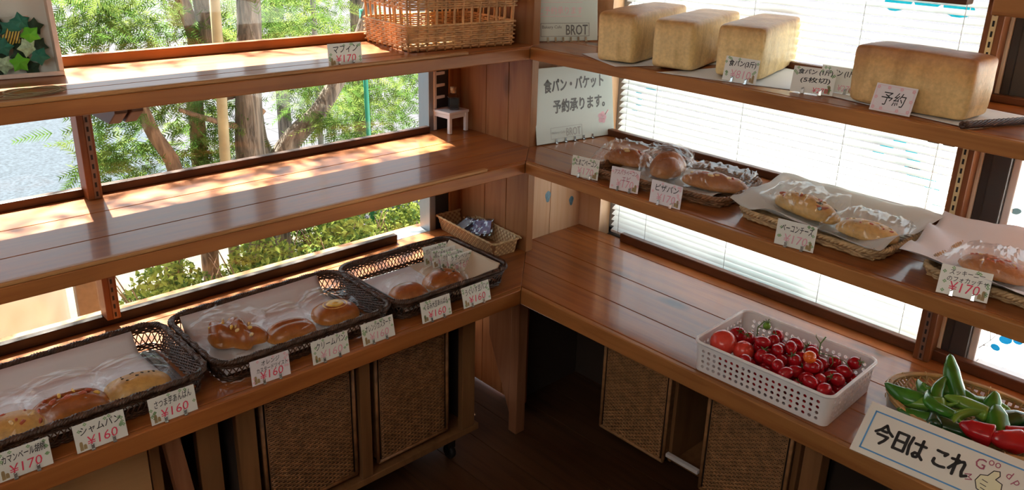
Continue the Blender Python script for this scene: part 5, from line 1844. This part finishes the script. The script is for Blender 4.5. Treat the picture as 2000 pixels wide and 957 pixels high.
f = MB(); f.lathe([(.009, .056), (.0105, .075), (.001, .0752)], 12); f.build('cork', M['cork'], t)

# ------------------------------------------------------------------ cabinets under the counters
def weave_panel(f, x0, x1, z0, z1, rows, cols, rad, amp):
    for k in range(rows):
        z = z0 + (z1 - z0) * (k + .5) / rows
        f.tube([(x0 + (x1 - x0) * (i + .5) / cols, amp * (1 if (i + k) % 2 else -1), z) for i in range(cols)], rad, 4)
    for i in range(cols):
        x = x0 + (x1 - x0) * (i + .5) / cols
        f.tube([(x, 0, z0), (x, 0, z1)], rad * .7, 4)
def wicker_drawer(parent, x0, x1, z0, z1, depth, y, mat='drawer_weave'):
    d = bpy.data.objects.new('wicker_drawer', None); COL.objects.link(d); d.parent = parent
    d.location = (0, y, 0)
    f = MB(); weave_panel(f, x0 + .006, x1 - .006, z0 + .006, z1, int((z1 - z0) / .0064), int((x1 - x0) / .0125), .0029, .0022)
    f.build('woven_front', M[mat], d)
    f = MB()
    for (a, b) in (((x0, z0), (x1, z0)), ((x0, z0), (x0, z1)), ((x1, z0), (x1, z1)), ((x0, z1), (x1, z1))):
        f.tube([(a[0], 0, a[1]), (b[0], 0, b[1])], .0055, 8)
    f.build('drawer_frame', M[mat], d)
    f = MB(); f.b2(x0, x1, .008, depth, z0, z0 + .008); f.b2(x0, x0 + .006, .008, depth, z0, z1); f.b2(x1 - .006, x1, .008, depth, z0, z1); f.b2(x0, x1, .007, .010, z0, z1, 1)
    f.build('drawer_box', [M['drawer_weave'], M['under_shade']], d)
def caster(parent, x, y, ztop):
    f = MB()
    prof = [(.006, -.010), (.022, -.009), (.024, -.004), (.024, .004), (.022, .009), (.006, .010)]
    g_ = MB(); g_.lathe(prof, 20)
    f.add([(v[2] + x, v[0] + y, v[1] + .024) for v in g_.v], g_.f, 0, True)
    f.b2(x - .014, x + .014, y - .012, y + .012, .040, ztop)
    f.build('caster', M['caster'], parent)
# left cabinet: local x runs along +y of the room, local -y faces the room (+x)
t = thing('rolling_cabinet', 'rolling wooden cabinet with two wicker drawers under the left counter', 'cabinet', (0, 0, 0), R(90))
f = MB()
f.b2(-.965, -.172, .0, .40, .118, .140)                 # bottom board
f.build('bottom_board', M['cab'], t, .002)
for (a, b) in ((-.240, -.190), (-.605, -.570), (-.955, -.905)):
    f = MB(); f.b2(a, b, .0, .022, .1405, .540); f.build('upright', M['cab'], t, .002)
f = MB(); f.b2(-.955, -.19, .385, .40, .1405, .54); f.b2(-.205, -.19, .022, .385, .1405, .54); f.b2(-.955, -.94, .022, .385, .1405, .54); f.build('back_panel', M['under_shade'], t)
f = MB(); f.b2(-.955, -.19, .0, .385, .541, .555); f.build('top_board', M['cab'], t)
wicker_drawer(t, -.885, -.618, .165, .52, .34, .012)
wicker_drawer(t, -.545, -.292, .165, .52, .34, .012)
for (x, y) in ((-.235, .07), (-.235, .34), (-.92, .07), (-.92, .34)):
    caster(t, x, y, .1175)
t = thing('side_cabinet', 'plain light wood cabinet at the lower left edge of the photo', 'cabinet', (0, 0, 0), R(90))
f = MB(); f.b2(-1.75, -1.155, .03, .05, .02, .55); f.build('front_panel', M['panel'], t, .002)
f = MB(); f.b2(-1.152, -1.128, .03, .40, .0, .55); f.b2(-1.75, -1.73, .051, .40, 0, .55); f.b2(-1.73, -1.152, .38, .40, 0, .55); f.build('side_panel', M['cab'], t, .002)
t = thing('counter_trestle', 'reddish slanting trestle leg under the left counter beside the rolling cabinet', 'table leg', (0, 0, 0), 0)
f = MB()
f.add([(.0, -1.075, .0), (.0, -1.03, .0), (.0, -1.095, .566), (.0, -1.13, .566), (-.03, -1.075, .0), (-.03, -1.03, .0), (-.03, -1.095, .566), (-.03, -1.13, .566)], [(0, 1, 2, 3), (7, 6, 5, 4), (0, 4, 5, 1), (1, 5, 6, 2), (2, 6, 7, 3), (3, 7, 4, 0)])
f.build('slanting_leg', M['leg'], t, .002)
f = MB(); f.b2(-.06, -.035, -1.04, -.985, 0, .566); f.build('upright', M['cab'], t, .002)
# corner leg of the counters
t = thing('counter_support', 'dark wooden corner leg under the meeting counters with a slanted side board', 'table leg', (0, 0, 0), 0)
f = MB(); f.b2(-.056, -.018, .012, .052, 0, .5665); f.build('post', M['leg'], t, .002)
f = MB()
pl = [(-.058, .02), (-.058, .5665), (-.185, .5665), (-.185, .32)]
f.add([(x, .028, z) for x, z in pl] + [(x, .048, z) for x, z in pl], [(0, 1, 2, 3), (7, 6, 5, 4), (0, 4, 5, 1), (1, 5, 6, 2), (2, 6, 7, 3), (3, 7, 4, 0)])
f.build('side_board', M['leg'], t, .002)
# right cabinet with two hanging wicker drawers
t = thing('rolling_cabinet', 'rolling cabinet with two tall wicker drawers and a gap under the right counter', 'cabinet', (0, 0, 0), 0)
f = MB(); f.b2(.21, .90, .24, .44, .050, .066); f.build('bottom_board', M['cab'], t, .002)
f = MB(); f.b2(.475, .595, .19, .205, .098, .110); f.build('rail', M['plastic_white'], t, .001)
for (a, b) in ((.205, .222), (.468, .480), (.590, .602), (.872, .888)):
    f = MB(); f.b2(a, b, .215, .44, .067, .55); f.build('upright', M['cab'], t, .002)
f = MB(); f.b2(.205, .888, .425, .44, .067, .55); f.build('back_panel', M['under_shade'], t)
wicker_drawer(t, .198, .460, .066, .50, .22, .20, 'drawer_lit')
wicker_drawer(t, .602, .868, .052, .50, .22, .20, 'drawer_lit')
for (x, y) in ((.235, .285), (.235, .40), (.86, .285), (.86, .40)):
    caster(t, x, y, .0495)
t = thing('counter_support', 'light wooden leg under the right counter below the produce sign', 'table leg', (0, 0, 0), 0)
f = MB(); f.b2(1.0, 1.045, -.02, .025, 0, .5665); f.build('post', M['cab'], t, .002)
f = MB(); f.b2(1.005, 1.04, .026, .45, .50, .5665); f.build('apron', M['cab'], t, .002)
